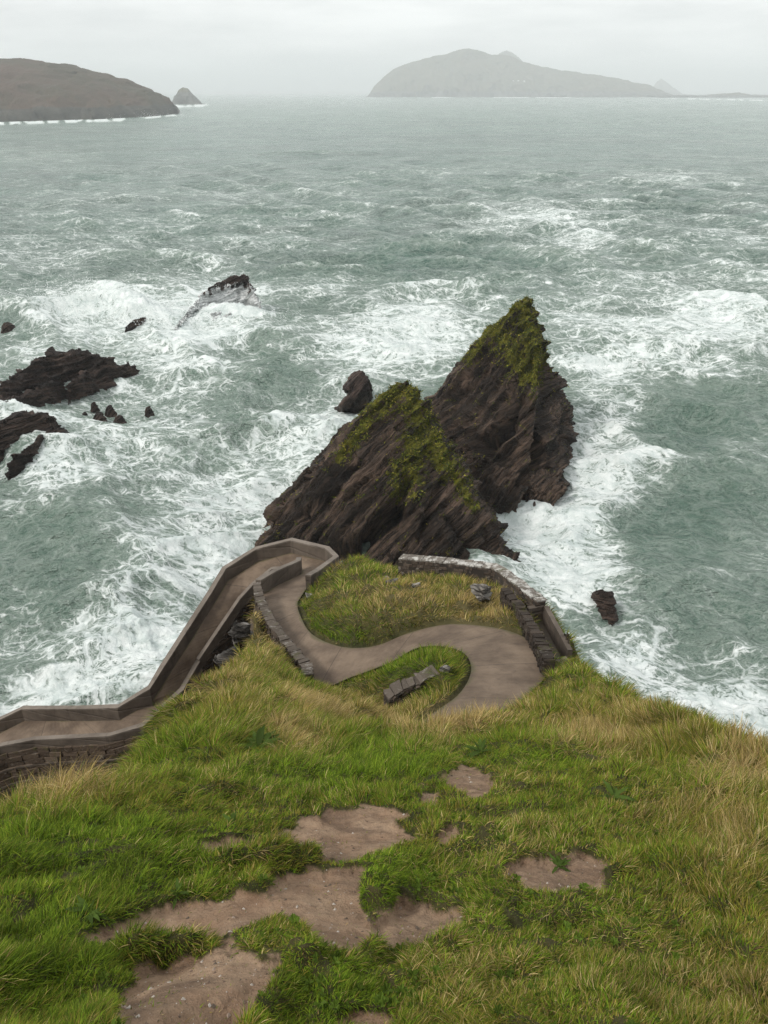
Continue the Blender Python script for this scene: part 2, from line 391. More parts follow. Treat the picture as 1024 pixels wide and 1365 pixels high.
# soil patches (pixels of the worn ground, turned into world masks with wandering edges)
SOIL = [(455,1112,98,38,-8),(305,1135,52,13,-5),(262,1222,120,25,-10),(425,1190,74,36,0),(450,1235,50,30,0),(548,1230,66,27,0),(262,1325,112,62,-18),(215,1350,70,40,0),
        (750,1168,70,26,0),(622,1042,36,22,0),(573,1062,15,10,0),(597,1115,14,16,0),(490,1360,38,13,0)]
STRIP = [(352,1152,88,11,-4),(225,1262,72,12,-9),(405,1272,30,16,20),(505,1195,26,22,30)]
def blobs(px, py, L):
    s = np.full(px.shape, -1.0)
    for cx, cy, rx, ry, rot in L:
        a = R(rot); dx = px - cx; dy = py - cy
        u = (dx * math.cos(a) + dy * math.sin(a)) / rx; v = (-dx * math.sin(a) + dy * math.cos(a)) / ry
        s = np.maximum(s, 1 - np.sqrt(u * u + v * v))
    return s
PXg, PYg = to_px(TX, TY, TZ)
n_e = fbm(TX, TY, 0, 2.6, 5, .6, 3.0)
soil = blobs(PXg, PYg, [(a_, b_, c_ * .98, d_ * 1.02, e_) for a_, b_, c_, d_, e_ in SOIL]) + .34 * n_e + .10 * fbm(TX, TY, 0, 9, 3, .6, 31.) + .03; strip = blobs(PXg, PYg, STRIP) + .25 * fbm(TX, TY, 0, 4, 3, .6, 9.0)
soil = np.where(rr < 13, sstep(-.12, .22, soil) * (1 - sstep(-.1, .15, strip)), 0)
# tussocky relief
lump = fbm(TX, TY, TZ * .5, .55, 4, .5, 5.0)
amp = np.clip(rr / 14, .18, 1.0)
TZ = TZ + amp * (.42 * lump + .16 * fbm(TX, TY, TZ * .3, 1.7, 3, .5, 12.0)) * (1 - .5 * soil) - .07 * soil
TZ = TZ + .085 * fbm(TX, TY, 0, 3.6, 3, .55, 2.0) * np.clip(2 - rr / 8, 0, 1) * (1 - .6 * soil)
TZ = TZ + .12 * sstep(0, .5, strip) * (rr < 13)
# bed the path into it
pm = np.zeros(len(TX)); kt_pts = []; kt_z = []; kt_r = []
for i in range(0, len(RL) - 1):
    for t in np.linspace(0, 1, 9):
        for s in (0, .5):
            a = RL[i] + (RL[i+1] - RL[i]) * s; b = RR[i] + (RR[i+1] - RR[i]) * s
            q = a + (b - a) * t; kt_pts.append(q); kt_r.append(i)
kt = kdtree.KDTree(len(kt_pts))
for i, q in enumerate(kt_pts): kt.insert((q[0], q[1], 0), i)
kt.balance()
kp = np.array(kt_pts)
box = (TX > kp[:, 0].min() - 2) & (TX < kp[:, 0].max() + 2) & (TY > kp[:, 1].min() - 5) & (TY < kp[:, 1].max() + 2)
for k in np.nonzero(box)[0]:
    co, i, d = kt.find((TX[k], TY[k], 0))
    if kt_r[i] < HAIR - 4:
        g = 1 - min(max((d - .18) / .75, 0), 1); g = g * g * (3 - 2 * g)
        if d < .2: pm[k] = 1
        TZ[k] = TZ[k] * (1 - g) + (kt_pts[i][2] - (.12 if d < .2 else .0)) * g
        if d < .15: TZ[k] = kt_pts[i][2] - .14
    elif kt_r[i] >= 23 * SUB and d < 4.5:
        pm[k] = 1; TZ[k] = min(TZ[k], kt_pts[i][2] - 5.6 - .25 * d)
    elif d < 1.1:
        pm[k] = 1
        TZ[k] = min(TZ[k], kt_pts[i][2] - 4.5 + min(0, (.6 - d)) * 0)
CH = [PZ(700, 826, -18.9), PZ(727, 820, -18.9), PZ(760, 884, -18.3), PZ(737, 901, -18.3)]
ins = np.ones(len(TX), bool)
for k in range(4):
    a = CH[k]; b = CH[(k + 1) % 4]; ins &= ((b[0]-a[0]) * (TY - a[1]) - (b[1]-a[1]) * (TX - a[0])) < 0
if ins.sum() == 0:
    ins = np.ones(len(TX), bool)
    for k in range(4):
        a = CH[k]; b = CH[(k + 1) % 4]; ins &= ((b[0]-a[0]) * (TY - a[1]) - (b[1]-a[1]) * (TX - a[0])) > 0
print('chute cells', ins.sum())
TZ = np.where(ins, np.minimum(TZ, -19.6), TZ); pm[ins] = 1
TZ = np.where((TY < 60), TZ, np.minimum(TZ, -50))
TZ = np.maximum(TZ, -60)
TZg = TZ.reshape(NR, NA)
# slope
XG = TX.reshape(NR, NA); YG = TY.reshape(NR, NA)
def normals(X, Y, Z):
    P = np.stack([X, Y, Z], -1)
    du = np.gradient(P, axis=0); dv = np.roll(P, -1, 1) - np.roll(P, 1, 1)
    n = np.cross(dv, du); n /= np.linalg.norm(n, axis=-1)[..., None] + 1e-9
    return np.where(n[..., 2:3] < 0, -n, n)
NRM = normals(XG, YG, TZg)
steep = sstep(.50, .30, NRM[..., 2]) * sstep(8, 11, rr.reshape(NR, NA))                       # steep cliff shows rock
low = sstep(-30, -36, TZg)
rockm = np.clip(np.maximum(steep, low), 0, 1)
rk_n = fbm(XG, YG, TZg, .35, 4, .6, 8.0)
rockm = np.clip(rockm + .25 * rk_n * (rockm > .05), 0, 1)
# dry straw zones
DRY = [(60,1045,75,32,0,1.0),(390,985,50,22,20,.8),(290,900,60,60,0,.45),(350,930,50,60,-30,.35),(425,945,60,14,18,1.0),(520,965,70,12,25,.9),(610,955,75,26,-12,1.1),(800,985,70,22,8,.9),
       (990,1020,45,60,40,.8),(900,1085,110,36,0,.42),(975,1110,45,70,0,.55),(880,1260,220,100,0,.20),(980,1330,120,60,0,.40),(620,1300,130,80,0,.20),(700,1120,120,60,0,.2),
       (520,800,90,30,0,.7),(640,810,60,40,0,.8),(440,745,25,16,0,.7),(340,830,25,40,0,.8),(500,935,60,18,0,.45),(450,790,60,25,0,.25),(860,960,110,20,20,.45),(660,1050,60,30,0,.25),(60,1240,60,50,0,.1),(350,860,30,60,-30,.5)]
GREEN = [(760,1080,200,60,0,.45),(760,1230,180,80,0,.35),(250,1000,120,50,-20,.4),(110,1140,170,60,0,1.0),(60,1250,110,110,0,.9),(500,1020,160,40,0,.9),(700,1010,100,30,0,.6),(470,800,60,50,0,.7),(450,840,60,20,0,.8),(550,890,70,30,0,.6),(520,1190,60,60,0,.9),(450,1330,110,60,0,.7),(640,1180,60,60,0,.4),(420,900,60,18,0,.6),(360,910,30,60,0,.4),(820,1080,80,30,0,.3),(790,920,60,20,0,.3)]
def wsum(px, py, L):
    s = np.zeros(px.shape)
    for cx, cy, rx, ry, rot, wt in L:
        a = R(rot); dx = px - cx; dy = py - cy
        u = (dx * math.cos(a) + dy * math.sin(a)) / rx; v = (-dx * math.sin(a) + dy * math.cos(a)) / ry
        s = np.maximum(s, wt * np.exp(-(u * u + v * v) * .9))
    return s
PXg, PYg = to_px(TX, TY, TZ)
dryf = wsum(PXg, PYg, DRY); grnf = wsum(PXg, PYg, GREEN)
quads = grid_quads(NR, NA, True)
V = np.c_[TX, TY, TZ]
nc = len(V); V = np.r_[V, [[0, 0, TZg[0].mean()]]]
tris = [[(j + 1) % NA, j, nc] for j in range(NA)]
me = np_mesh('hillside', V, quads=quads[:, ::-1], tris=tris)
attr(me, 'soil', np.r_[soil, 0]); attr(me, 'rock', np.r_[rockm.ravel(), 0]); attr(me, 'dry', np.r_[dryf, 0])
link('hillside', me, M_GROUND, kind='structure', label='steep grassy cliff-top hillside with worn bare soil patches')

# sampling the ground
def samp(G, x, y):
    lr = (np.log(np.hypot(x, y)) - math.log(RAD[0])) / (math.log(RAD[-1]) - math.log(RAD[0])) * (NR - 1)
    a = np.interp(np.degrees(np.arctan2(x, y)), az, np.arange(NA))
    lr = np.clip(lr, 0, NR - 1.001); a = np.clip(a, 0, NA - 1.001)
    i = lr.astype(int); j = a.astype(int); fi = lr - i; fj = a - j
    G = G.reshape(NR, NA)
    return (G[i, j] * (1 - fj) + G[i, j + 1] * fj) * (1 - fi) + (G[i + 1, j] * (1 - fj) + G[i + 1, j + 1] * fj) * fi
print('terrain', time.time() - T0)

# ------------------------------------------------------------------ path sheet
def ribbon(name, i0, i1, label):
    n = i1 - i0; nc_ = 15; V = []; ed = []; uvs = []; s = 0
    for i in range(i0, i1):
        if i > i0: s += np.linalg.norm((RL[i] + RR[i] - RL[i-1] - RR[i-1]) / 2)
        for k in range(nc_):
            t = k / (nc_ - 1); q = RL[i] + (RR[i] - RL[i]) * t
            V.append([q[0], q[1], q[2] + .03 * (1 - (2*t-1)**2)]); ed.append(abs(2*t-1)); uvs.append((t * 2.2, s))
    V = np.array(V); q = grid_quads(n, nc_)
    me = np_mesh(name, V, quads=q)
    attr(me, 'edge', ed)
    uvl = me.uv_layers.new(name='UVMap'); idx = np.empty(len(me.loops), np.int32); me.loops.foreach_get('vertex_index', idx)
    uvl.data.foreach_set('uv', np.array(uvs, np.float32)[idx].ravel())
    me.update()
    if me.polygons[len(me.polygons) // 2].normal.z < 0: me.flip_normals()
    link(name, me, M_PATH, kind='structure', label=label)
ribbon('path', 0, len(RL), 'winding brown concrete path and ramp')

# ------------------------------------------------------------------ walls
def resample(P, step):
    P = np.array(P); out = [P[0]]
    for a, b in zip(P[:-1], P[1:]):
        n = max(1, int(np.linalg.norm(b - a) / step))
        for k in range(1, n + 1): out.append(a + (b - a) * k / n)
    return np.array(out)
def offset_dirs(P):
    d = np.gradient(P[:, :2], axis=0)
    d /= np.linalg.norm(d, axis=1)[:, None] + 1e-9
    n = np.c_[d[:, 1], -d[:, 0]]
    return n
def wall_mesh(name, P, side, thick, z0, z1, step=.3, rough=0.0, top_round=0.0, seed=0.0):
    """P: the foot of the wall's face; the body lies to the given side (+1 = right of travel)"""
    P0 = np.array(P, float)
    # mitred offsets from the coarse polyline
    n = len(P0); off = np.zeros((n, 2))
    for i in range(n):
        ds = []
        if i > 0: ds.append(P0[i, :2] - P0[i-1, :2])
        if i < n - 1: ds.append(P0[i+1, :2] - P0[i, :2])
        ns = [np.array([d[1], -d[0]]) / (np.linalg.norm(d) + 1e-9) for d in ds]
        m_ = sum(ns); m_ /= np.linalg.norm(m_) + 1e-9
        off[i] = m_ / max(.5, float(m_ @ ns[0])) * side
    Q = []; O = []
    for i in range(n - 1):
        k = max(1, int(np.linalg.norm(P0[i+1] - P0[i]) / step))
        for j in range(k):
            t = j / k; Q.append(P0[i] + (P0[i+1] - P0[i]) * t); O.append(off[i] + (off[i+1] - off[i]) * t)
    Q.append(P0[-1]); O.append(off[-1]); Q = np.array(Q); O = np.array(O)
    nh = max(1, int((z1 - z0) / step)); nt = max(1, int(thick / step))
    prof = [(0.0, z0 + (z1 - z0) * k / nh) for k in range(nh)] + [(thick * k / nt, z1) for k in range(nt)] + [(thick, z1 - (z1 - z0) * k / nh) for k in range(nh)] + [(thick * (1 - k / nt), z0) for k in range(nt)]
    m_ = len(prof)
    V = np.array([[q[0] + o[0] * a, q[1] + o[1] * a, q[2] + h] for q, o in zip(Q, O) for a, h in prof])
    if rough:
        V[:, 0] += rough * fbm(V[:,0], V[:,1], V[:,2], 1.6, 3, .6, seed + 1); V[:, 1] += rough * fbm(V[:,0], V[:,1], V[:,2], 1.6, 3, .6, seed + 2)
        V[:, 2] += rough * 1.2 * fbm(V[:,0], V[:,1], V[:,2], 1.3, 3, .6, seed + 3)
    quads = grid_quads(len(Q), m_, True)
    me = bpy.data.meshes.new(name)
    faces = [tuple(q) for q in quads.tolist()] + [tuple(range(m_))[::-1], tuple(range((len(Q)-1) * m_, len(Q) * m_))]
    me.from_pydata(V.tolist(), [], faces); me.update()
    bm = bmesh.new(); bm.from_mesh(me); bmesh.ops.recalc_face_normals(bm, faces=bm.faces)
    bm.to_mesh(me); bm.free()
    return me
def edge_pts(E, i0, i1): return [E[i] for i in range(i0, i1 + 1)]
def make_wall(name, P, side, thick, h, label, cat, body_mat, cope_mat=None, rough=.02, below=.4, cope_h=.09, step=.3, group=None, seed=0.0):
    P = np.array(P, float)
    o = empty(name, tuple(P[len(P)//2]), label, cat, group)
    loc = np.array(o.location)
    body = wall_mesh('wall_body', P - loc, side, thick, -below, h, step, rough, seed=seed)
    link('wall_body', body, body_mat, o)
    if cope_mat is not None:
        n = len(P)
        cm = wall_mesh('coping', P - loc, side, thick, h + .003, h + cope_h, step, rough * .6, seed=seed)
        for v in cm.vertices: pass
        link('coping', cm, cope_mat, o)
    return o
def stones(name, P, side, thick, z0, z1, course, ln, seed, jit=.03, gap=.012, sag=0.0):
    """one mesh of separate rough blocks laid in courses along the line P"""
    r_ = random.Random(seed); P = [np.array(p, float) for p in P]
    seg = [np.linalg.norm(b - a) for a, b in zip(P[:-1], P[1:])]; tot = sum(seg)
    def at_(t):
        t = min(max(t, 0), tot - 1e-4)
        for (a, b), l in zip(zip(P[:-1], P[1:]), seg):
            if t <= l: 
                d = (b - a) / l; return a + d * t, d
            t -= l
        return P[-1], (P[-1] - P[-2]) / seg[-1]
    bm = bmesh.new(); lay = bm.verts.layers.float.new('tone')
    n = max(1, round((z1 - z0) / course))
    for k in range(n):
        t = -r_.uniform(0, ln * .5); a0 = z0 + (z1 - z0) * k / n; a1 = z0 + (z1 - z0) * (k + 1) / n
        while t < tot:
            l = ln * r_.uniform(.55, 1.5); ta, tb = max(0, t), min(tot, t + l)
            if tb - ta > .05:
                pa, da = at_(ta + gap / 2); pb, db = at_(tb - gap / 2)
                na = np.array([da[1], -da[0], 0]) * side; na /= np.linalg.norm(na); nb_ = np.array([db[1], -db[0], 0]) * side; nb_ /= np.linalg.norm(nb_)
                vs = []; tn = r_.random(); hh = a1 + (r_.uniform(-.5, 1.0) * jit if k == n - 1 else 0); po = r_.uniform(-1, 1) * jit
                for q, nn in ((pa, na), (pb, nb_)):
                    for o_ in (po, thick + r_.uniform(-1, 1) * jit):
                        for h in (a0 + gap / 2, hh - gap / 2):
                            v = bm.verts.new(tuple(q + nn * o_ + np.array([0, 0, h]) + np.array([r_.uniform(-1, 1) for _ in range(3)]) * jit * .5)); v[lay] = tn; vs.append(v)
                for f in ((0,1,3,2),(4,6,7,5),(0,4,5,1),(2,3,7,6),(1,5,7,3),(0,2,6,4)): bm.faces.new([vs[i] for i in f])
            t += l
    bmesh.ops.recalc_face_normals(bm, faces=bm.faces)
    bmesh.ops.bevel(bm, geom=bm.edges[:], offset=min(.035, course * .16), segments=2, profile=.6, affect='EDGES', clamp_overlap=True)
    me = bpy.data.meshes.new(name); bm.to_mesh(me); bm.free(); return me
def mat_stones(name, dark, lite, lich, la):
    m = NT(name); p = m.pos(); t = m.at('tone').outputs['Fac']
    n1 = m.noise(p, 3.0, 7, .72); n2 = m.noise(p, 12, 6, .7); n3 = m.noise(p, 1.2, 6, .7)
    c = m.mix(m.math('ADD', m.math('MULTIPLY', t, .6), m.math('MULTIPLY', n2, .4)), dark, lite)
    c = m.mix(m.ss(n1, .60 - la * .14, .70 - la * .1, 0, .85), c, lich)
    c = m.mix(m.ss(n3, .56, .66, 0, .6), c, (.070, .072, .020))
    return m.done(m.bsdf(c, .9, m.bump(m.math('ADD', n1, m.math('MULTIPLY', n2, .5)), .06, 1.0), .15))
def make_stone_wall(P, side, thick, h, label, body_m, top_m, below, course, ln, seed, top_h=.10, jit=.035, cat='wall', name='stone_wall'):
    P = [np.array(p, float) for p in P]; o = empty(name, tuple(P[len(P)//2]), label, cat); loc = np.array(o.location); Q = [p - loc for p in P]
    link('wall_core', wall_mesh('wall_core', [q + 0 for q in Q], side, thick * .9, -below, h - .06, .4, .01, seed=seed), M_CORE, o)
    link('wall_face', stones('wall_face', Q, side, thick, -min(below, .8), h, course, ln, seed, jit), body_m, o)
    if top_m is not None: link('coping', stones('coping', Q, side, thick + .04, h + .005, h + top_h, top_h, ln * 1.3, seed + 5, jit * .8), top_m, o)
    return o
M_CORE = mat_concrete('mortar_core', (.030, .024, .019), (.050, .040, .032))
M_ST1 = mat_stones('brown_stones', (.045, .033, .025), (.14, .108, .084), (.26, .24, .21), .3)
M_ST2 = mat_stones('dark_stones', (.014, .011, .009), (.085, .066, .052), (.22, .20, .18), .1)
M_TOP1 = mat_stones('worn_top_stones', (.070, .056, .044), (.145, .120, .098), (.27, .25, .22), .4)
M_TOP2 = mat_stones('lichen_top_stones', (.10, .085, .070), (.22, .195, .165), (.55, .53, .49), 1.0)
M_ST3 = mat_stones('retaining_stones', (.065, .046, .033), (.165, .122, .088), (.24, .21, .17), .3)
# outer sea parapet of hairpin and ramp (right edge, away from the path)
make_wall('parapet_wall', edge_pts(ER, 13, NS - 1), 1, .30, .80, 'long brown concrete parapet on the sea side of the ramp, curving round the hairpin bend', 'wall', M_CONC, M_COPE, .015, 1.2)
# inner parapet: round the hairpin and along the lower ramp
make_wall('parapet_wall', [EL[17] + np.array([.05,0,0])] + edge_pts(EL, 18, 21) , -1, .24, .14, 'low concrete kerb wall on the inner edge of the upper ramp, above the dark gap', 'wall', M_CONC, M_COPE, .012, 4.5)
make_wall('parapet_wall', edge_pts(EL, 21, NS - 1), -1, .28, .06, 'low concrete edging of the ramp above the striped retaining wall', 'wall', M_CONC, M_COPE, .012, .6)
make_wall('parapet_wall', edge_pts(EL, 12, 16)[1:], -1, .28, .80, 'short straight concrete parapet inside the hairpin bend of the path', 'wall', M_CONC, M_COPE, .012, 3.0)
make_stone_wall([PZ(418, 925, -19.6)] + [RL[k] for k in range(9 * SUB + 2, 13 * SUB, 6)], -1, .36, .86, 'rough stone wall with pale worn top between the path and the grassy spur', M_ST1, M_TOP1, 1.8, .17, .22, 4, jit=.05, top_h=.08)
make_stone_wall([PZ(531, 768, -21.0), PZ(590, 774, -20.5), PZ(657, 783, -20.0), PZ(712, 829, -19.0)], -1, .45, .95, 'brown stone wall with pale lichened top behind the grassy knoll, facing the sea stacks', M_ST1, M_TOP2, .9, .17, .30, 7)
make_stone_wall([PZ(676, 806, -18.8), PZ(697, 830, -18.5), PZ(714, 858, -18.1), PZ(727, 884, -17.6), PZ(737, 907, -17.1)], 1, .36, .85, 'dark rubble stone wall between the broad path bend and the concrete chute', M_ST2, None, .8, .14, .22, 9, jit=.045, name='rubble_wall')
make_stone_wall([PZ(518, 949, -17.6), PZ(535, 938, -17.4), PZ(560, 928, -17.2), PZ(585, 914, -17.0)], -1, .42, .46, 'short free-standing stone wall with lichen spots on the small grass mound', M_ST1, M_TOP1, 1.2, .12, .17, 12, jit=.06, top_h=.07)

# retaining wall below the ramp
def retaining():
    o = empty('retaining_wall', tuple(EL[22]), 'tall stained retaining wall with horizontal courses carrying the lower ramp', 'wall')
    loc = np.array(o.location)
    i0 = 17
    P = [EL[i] - loc for i in range(i0, NS)]
    P = [p + np.array([0, 0, -.05]) for p in P]
    link('wall_face', wall_mesh('wall_face', P, -1, .30, -9.0, -.45, .5, .05, seed=3), M_RETAIN, o)
    P2 = [ER[i] - loc for i in range(13, NS)]
    link('wall_face', wall_mesh('wall_face', P2, 1, .3, -12.0, -.35, .6, .05, seed=6), M_RETAIN, o)
    link('stone_face', stones('stone_face', [EL[i] - loc for i in range(21, NS)], -1, .37, -5.0, -.42, .36, .75, 44, .05, .02), M_ST3, o)
    # projecting string courses on the visible inner face
    for k, dz in enumerate((-1.5, -2.6, -3.7)):
        link('ledge', wall_mesh('ledge', [EL[i] - loc + np.array([0,0,0]) for i in range(22, NS)], -1, .42 + .02 * k, dz - .12, dz, .4, .02, seed=k), M_CONC, o)
retaining()

# concrete chute beside the bend
def chute():
    tl = PZ(703, 832, -19.0); tr = PZ(723, 828, -19.0); bl = PZ(737, 899, -18.5); br = PZ(754, 888, -18.5)
    o = empty('concrete_chute', tuple((tl + br) / 2), 'narrow sunken brown concrete chute with thin side walls beside the rubble wall', 'chute')
    loc = np.array(o.location)
    V = [tl, tr, br, bl]; V = [v - loc for v in V] + [v - loc - np.array([0, 0, .4]) for v in V]
    me = bpy.data.meshes.new('chute_floor'); me.from_pydata([tuple(v) for v in V], [], [(0,1,2,3),(7,6,5,4),(0,4,5,1),(1,5,6,2),(2,6,7,3),(3,7,4,0)])
    bm = bmesh.new(); bm.from_mesh(me); bmesh.ops.recalc_face_normals(bm, faces=bm.faces); bm.to_mesh(me); bm.free()
    link('chute_floor', me, M_PATH if False else M_CONC, o)
    link('side_wall', wall_mesh('side_wall', [tl - loc, tr - loc], -1, .18, -.6, .75, .3, .01), M_CONC, o)
    link('side_wall', wall_mesh('side_wall', [tr - loc, br - loc], -1, .18, -.8, .75, .3, .01), M_CONC, o)
    a = PZ(737, 880, -17.35); b = PZ(755, 873, -17.35); d = PZ(764, 892, -17.35); e = PZ(741, 902, -17.35)
    V = [v - loc for v in (a, b, d, e)]; V += [v - np.array([0, 0, 1.3]) for v in V]
    me = bpy.data.meshes.new('landing_block'); me.from_pydata([tuple(v) for v in V], [], [(0,1,2,3),(7,6,5,4),(0,4,5,1),(1,5,6,2),(2,6,7,3),(3,7,4,0)])
    bm = bmesh.new(); bm.from_mesh(me); bmesh.ops.recalc_face_normals(bm, faces=bm.faces); bmesh.ops.bevel(bm, geom=bm.edges[:], offset=.04, segments=2, affect='EDGES'); bm.to_mesh(me); bm.free()
    link('landing_block', me, M_COPE, o)
chute()

# ------------------------------------------------------------------ rocks
def hull_bm(bm, pts):
    vs = [bm.verts.new(tuple(p)) for p in pts]
    r = bmesh.ops.convex_hull(bm, input=vs)
    junk = list({g for g in r['geom_interior'] + r['geom_unused'] if isinstance(g, bmesh.types.BMVert)})
    if junk: bmesh.ops.delete(bm, geom=junk, context='VERTS')
def rock(name, chunks, label, cat='rock', mat=None, voxel=.3, bed=(.72, -.35, -.60), amp=.5, group=None, moss=None, seed=1.0, wash=0.0, sf=1.0, carve=None, fine=.24, cd=1.7):
    """chunks: lists of world points; hulls are merged, remeshed and broken up along tilted beds"""
    bm = bmesh.new()
    for pts in chunks:
        sub = bmesh.new(); hull_bm(sub, pts); tmp = bpy.data.meshes.new('t'); sub.to_mesh(tmp); sub.free(); bm.from_mesh(tmp); bpy.data.meshes.remove(tmp)
    bmesh.ops.recalc_face_normals(bm, faces=bm.faces)
    me = bpy.data.meshes.new(name); bm.to_mesh(me); bm.free()
    o = bpy.data.objects.new('tmp', me); COL.objects.link(o)
    md = o.modifiers.new('r', 'REMESH'); md.mode = 'VOXEL'; md.voxel_size = voxel; md.use_smooth_shade = True
    dg = bpy.context.evaluated_depsgraph_get(); dg.update()
    me2 = bpy.data.meshes.new_from_object(o.evaluated_get(dg)); bpy.data.objects.remove(o); bpy.data.meshes.remove(me)
    me2.name = name
    n = len(me2.vertices); V = np.empty(n * 3, np.float32); me2.vertices.foreach_get('co', V); V = V.reshape(-1, 3).astype(float)
    N = np.empty(n * 3, np.float32); me2.vertices.foreach_get('normal', N); N = N.reshape(-1, 3).astype(float)
    b = np.array(bed); b /= np.linalg.norm(b); t1 = np.cross(b, [0, 1, .1]); t1 /= np.linalg.norm(t1); t2 = np.cross(b, t1)
    s = V @ b; u = V @ t1; v_ = V @ t2
    wob = .9 * fbm(u * .09 * sf, v_ * .09 * sf, s * .12 * sf, 1, 2, .5, seed) / sf
    lay = ((s * .55 * sf + wob * .8 * sf) % 1.0) ** 1.6
    lay2 = (s * 1.25 * sf + 1.3 * perlin(u * .13 * sf, v_ * .13 * sf, s * .25 * sf)) % 1.0
    brk = fbm(u * .16 * sf, v_ * .16 * sf, s * .55 * sf, 1, 4, .55, seed + 3)
    d = amp * (.85 * (lay - .5) + .40 * (lay2 - .5) * (.4 + np.clip(brk + .4, 0, 1.2)) + .75 * brk + .30 * fbm(V[:, 0], V[:, 1], V[:, 2], .22 * sf, 2, .5, seed + 6) - .2)
    k1 = np.floor(s * .55 * sf + wob * .8 * sf); hs = lambda a: (np.sin(a) * 43758.5453) % 1.0
    k2 = np.floor(u * .26 * sf + hs(k1 * 12.98 + seed) * 7 + .35 * perlin(u * .3 * sf, v_ * .3 * sf, s * .2)); k3 = np.floor(v_ * .20 * sf + hs(k1 * 78.2 + 2 * seed) * 5 + .35 * perlin(v_ * .3 * sf, u * .3 * sf, s * .2 + 9))
    blk = hs(k1 * 3.17 + k2 * 57.3 + k3 * 131.7 + seed)
    k4 = np.floor(u * .75 * sf + hs(k1 * 5.1) * 3); k5 = np.floor(v_ * .6 * sf + hs(k1 * 9.7) * 3); k6 = np.floor(s * 1.25 * sf)
    blk2 = hs(k6 * 7.7 + k4 * 31.3 + k5 * 17.9 + seed)
    d += amp * (.95 * (blk - .5) + .40 * (blk2 - .5))
    if carve is not None:
        px, py = to_px(V[:, 0], V[:, 1], V[:, 2])
        for (x0, y0, x1, y1, wd_, dp) in carve:
            t = np.clip(((px-x0)*(x1-x0)+(py-y0)*(y1-y0))/((x1-x0)**2+(y1-y0)**2), 0, 1)
            dd = np.hypot(px-(x0+t*(x1-x0)), py-(y0+t*(y1-y0))) / wd_
            d -= cd * dp * np.exp(-dd ** 2) * (N[:, 1] < .3)
    d += fine * amp * fbm(V[:, 0], V[:, 1], V[:, 2], 1.5 * sf, 4, .6, seed + 9)
    V2 = V + N * d[:, None]
    me2.vertices.foreach_set('co', V2.astype(np.float32).ravel()); me2.update()
    ctr = V2.mean(0); base = np.array([ctr[0], ctr[1], max(V2[:, 2].min(), SEA)])
    if moss is not None: attr(me2, 'moss', moss(V2, N))
    if wash: attr(me2, 'wash', wash * (1.45 - 1.05 * np.clip((V2[:, 2] - SEA) / (V2[:, 2].max() - SEA), 0, 1)) )
    ba = me2.attributes.new('bed', 'FLOAT_VECTOR', 'POINT'); ba.data.foreach_set('vector', np.stack([s + wob, u, v_], -1).astype(np.float32).ravel())
    turf = None
    if moss is not None: turf = (V2.copy(), N.copy(), moss(V2, N))
    me2.vertices.foreach_set('co', (V2 - base).astype(np.float32).ravel()); me2.update()
    me2.polygons.foreach_set('use_smooth', np.ones(len(me2.polygons), bool))
    o = link(name, me2, mat or M_ROCK, None, label, cat, group); o.location = tuple(base)
    if turf is not None:
        g = np.random.default_rng(int(seed)); tv, tn, tm = turf
        nz_ = fbm(tv[:, 0], tv[:, 1], tv[:, 2], .9, 4, .6, 71.)
        pr = np.clip(tm - .42 + 1.3 * nz_, 0, 1) ** 2 * (.35 + .65 * np.clip(tn[:, 2] + .5, 0, 1)); pr /= pr.sum()
        ix = g.choice(len(tv), 15000, p=pr); b0 = tv[ix] + g.normal(size=(15000, 3)) * .10 - base; nn = tn[ix]
        dr = nn * .5 + g.normal(size=b0.shape) * .55 + np.array([0, 0, -.1]); dr /= np.linalg.norm(dr, axis=1)[:, None]
        L = g.uniform(.12, .42, len(b0))[:, None]; sd_ = np.cross(dr, g.normal(size=b0.shape)); sd_ /= np.linalg.norm(sd_, axis=1)[:, None]; sd_ *= g.uniform(.03, .09, len(b0))[:, None]
        TV = np.stack([b0 - sd_, b0 + sd_, b0 + dr * L + np.array([0, 0, -.05])], 1).reshape(-1, 3)
        mt = np_mesh('turf', TV, tris=np.arange(len(TV)).reshape(-1, 3), smooth=False)
        pal = np.array([(.065,.09,.012),(.12,.14,.018),(.20,.205,.025),(.26,.22,.04),(.10,.08,.022),(.04,.06,.01)])
        cattr(mt, 'tint', np.repeat(pal[g.integers(0, 6, len(b0))] * g.uniform(.8, 1.4, (len(b0), 1)), 3, 0))
        link('turf', mt, M_GRASS, o)
    return o
def D_(L): return [PD(*q) for q in L]

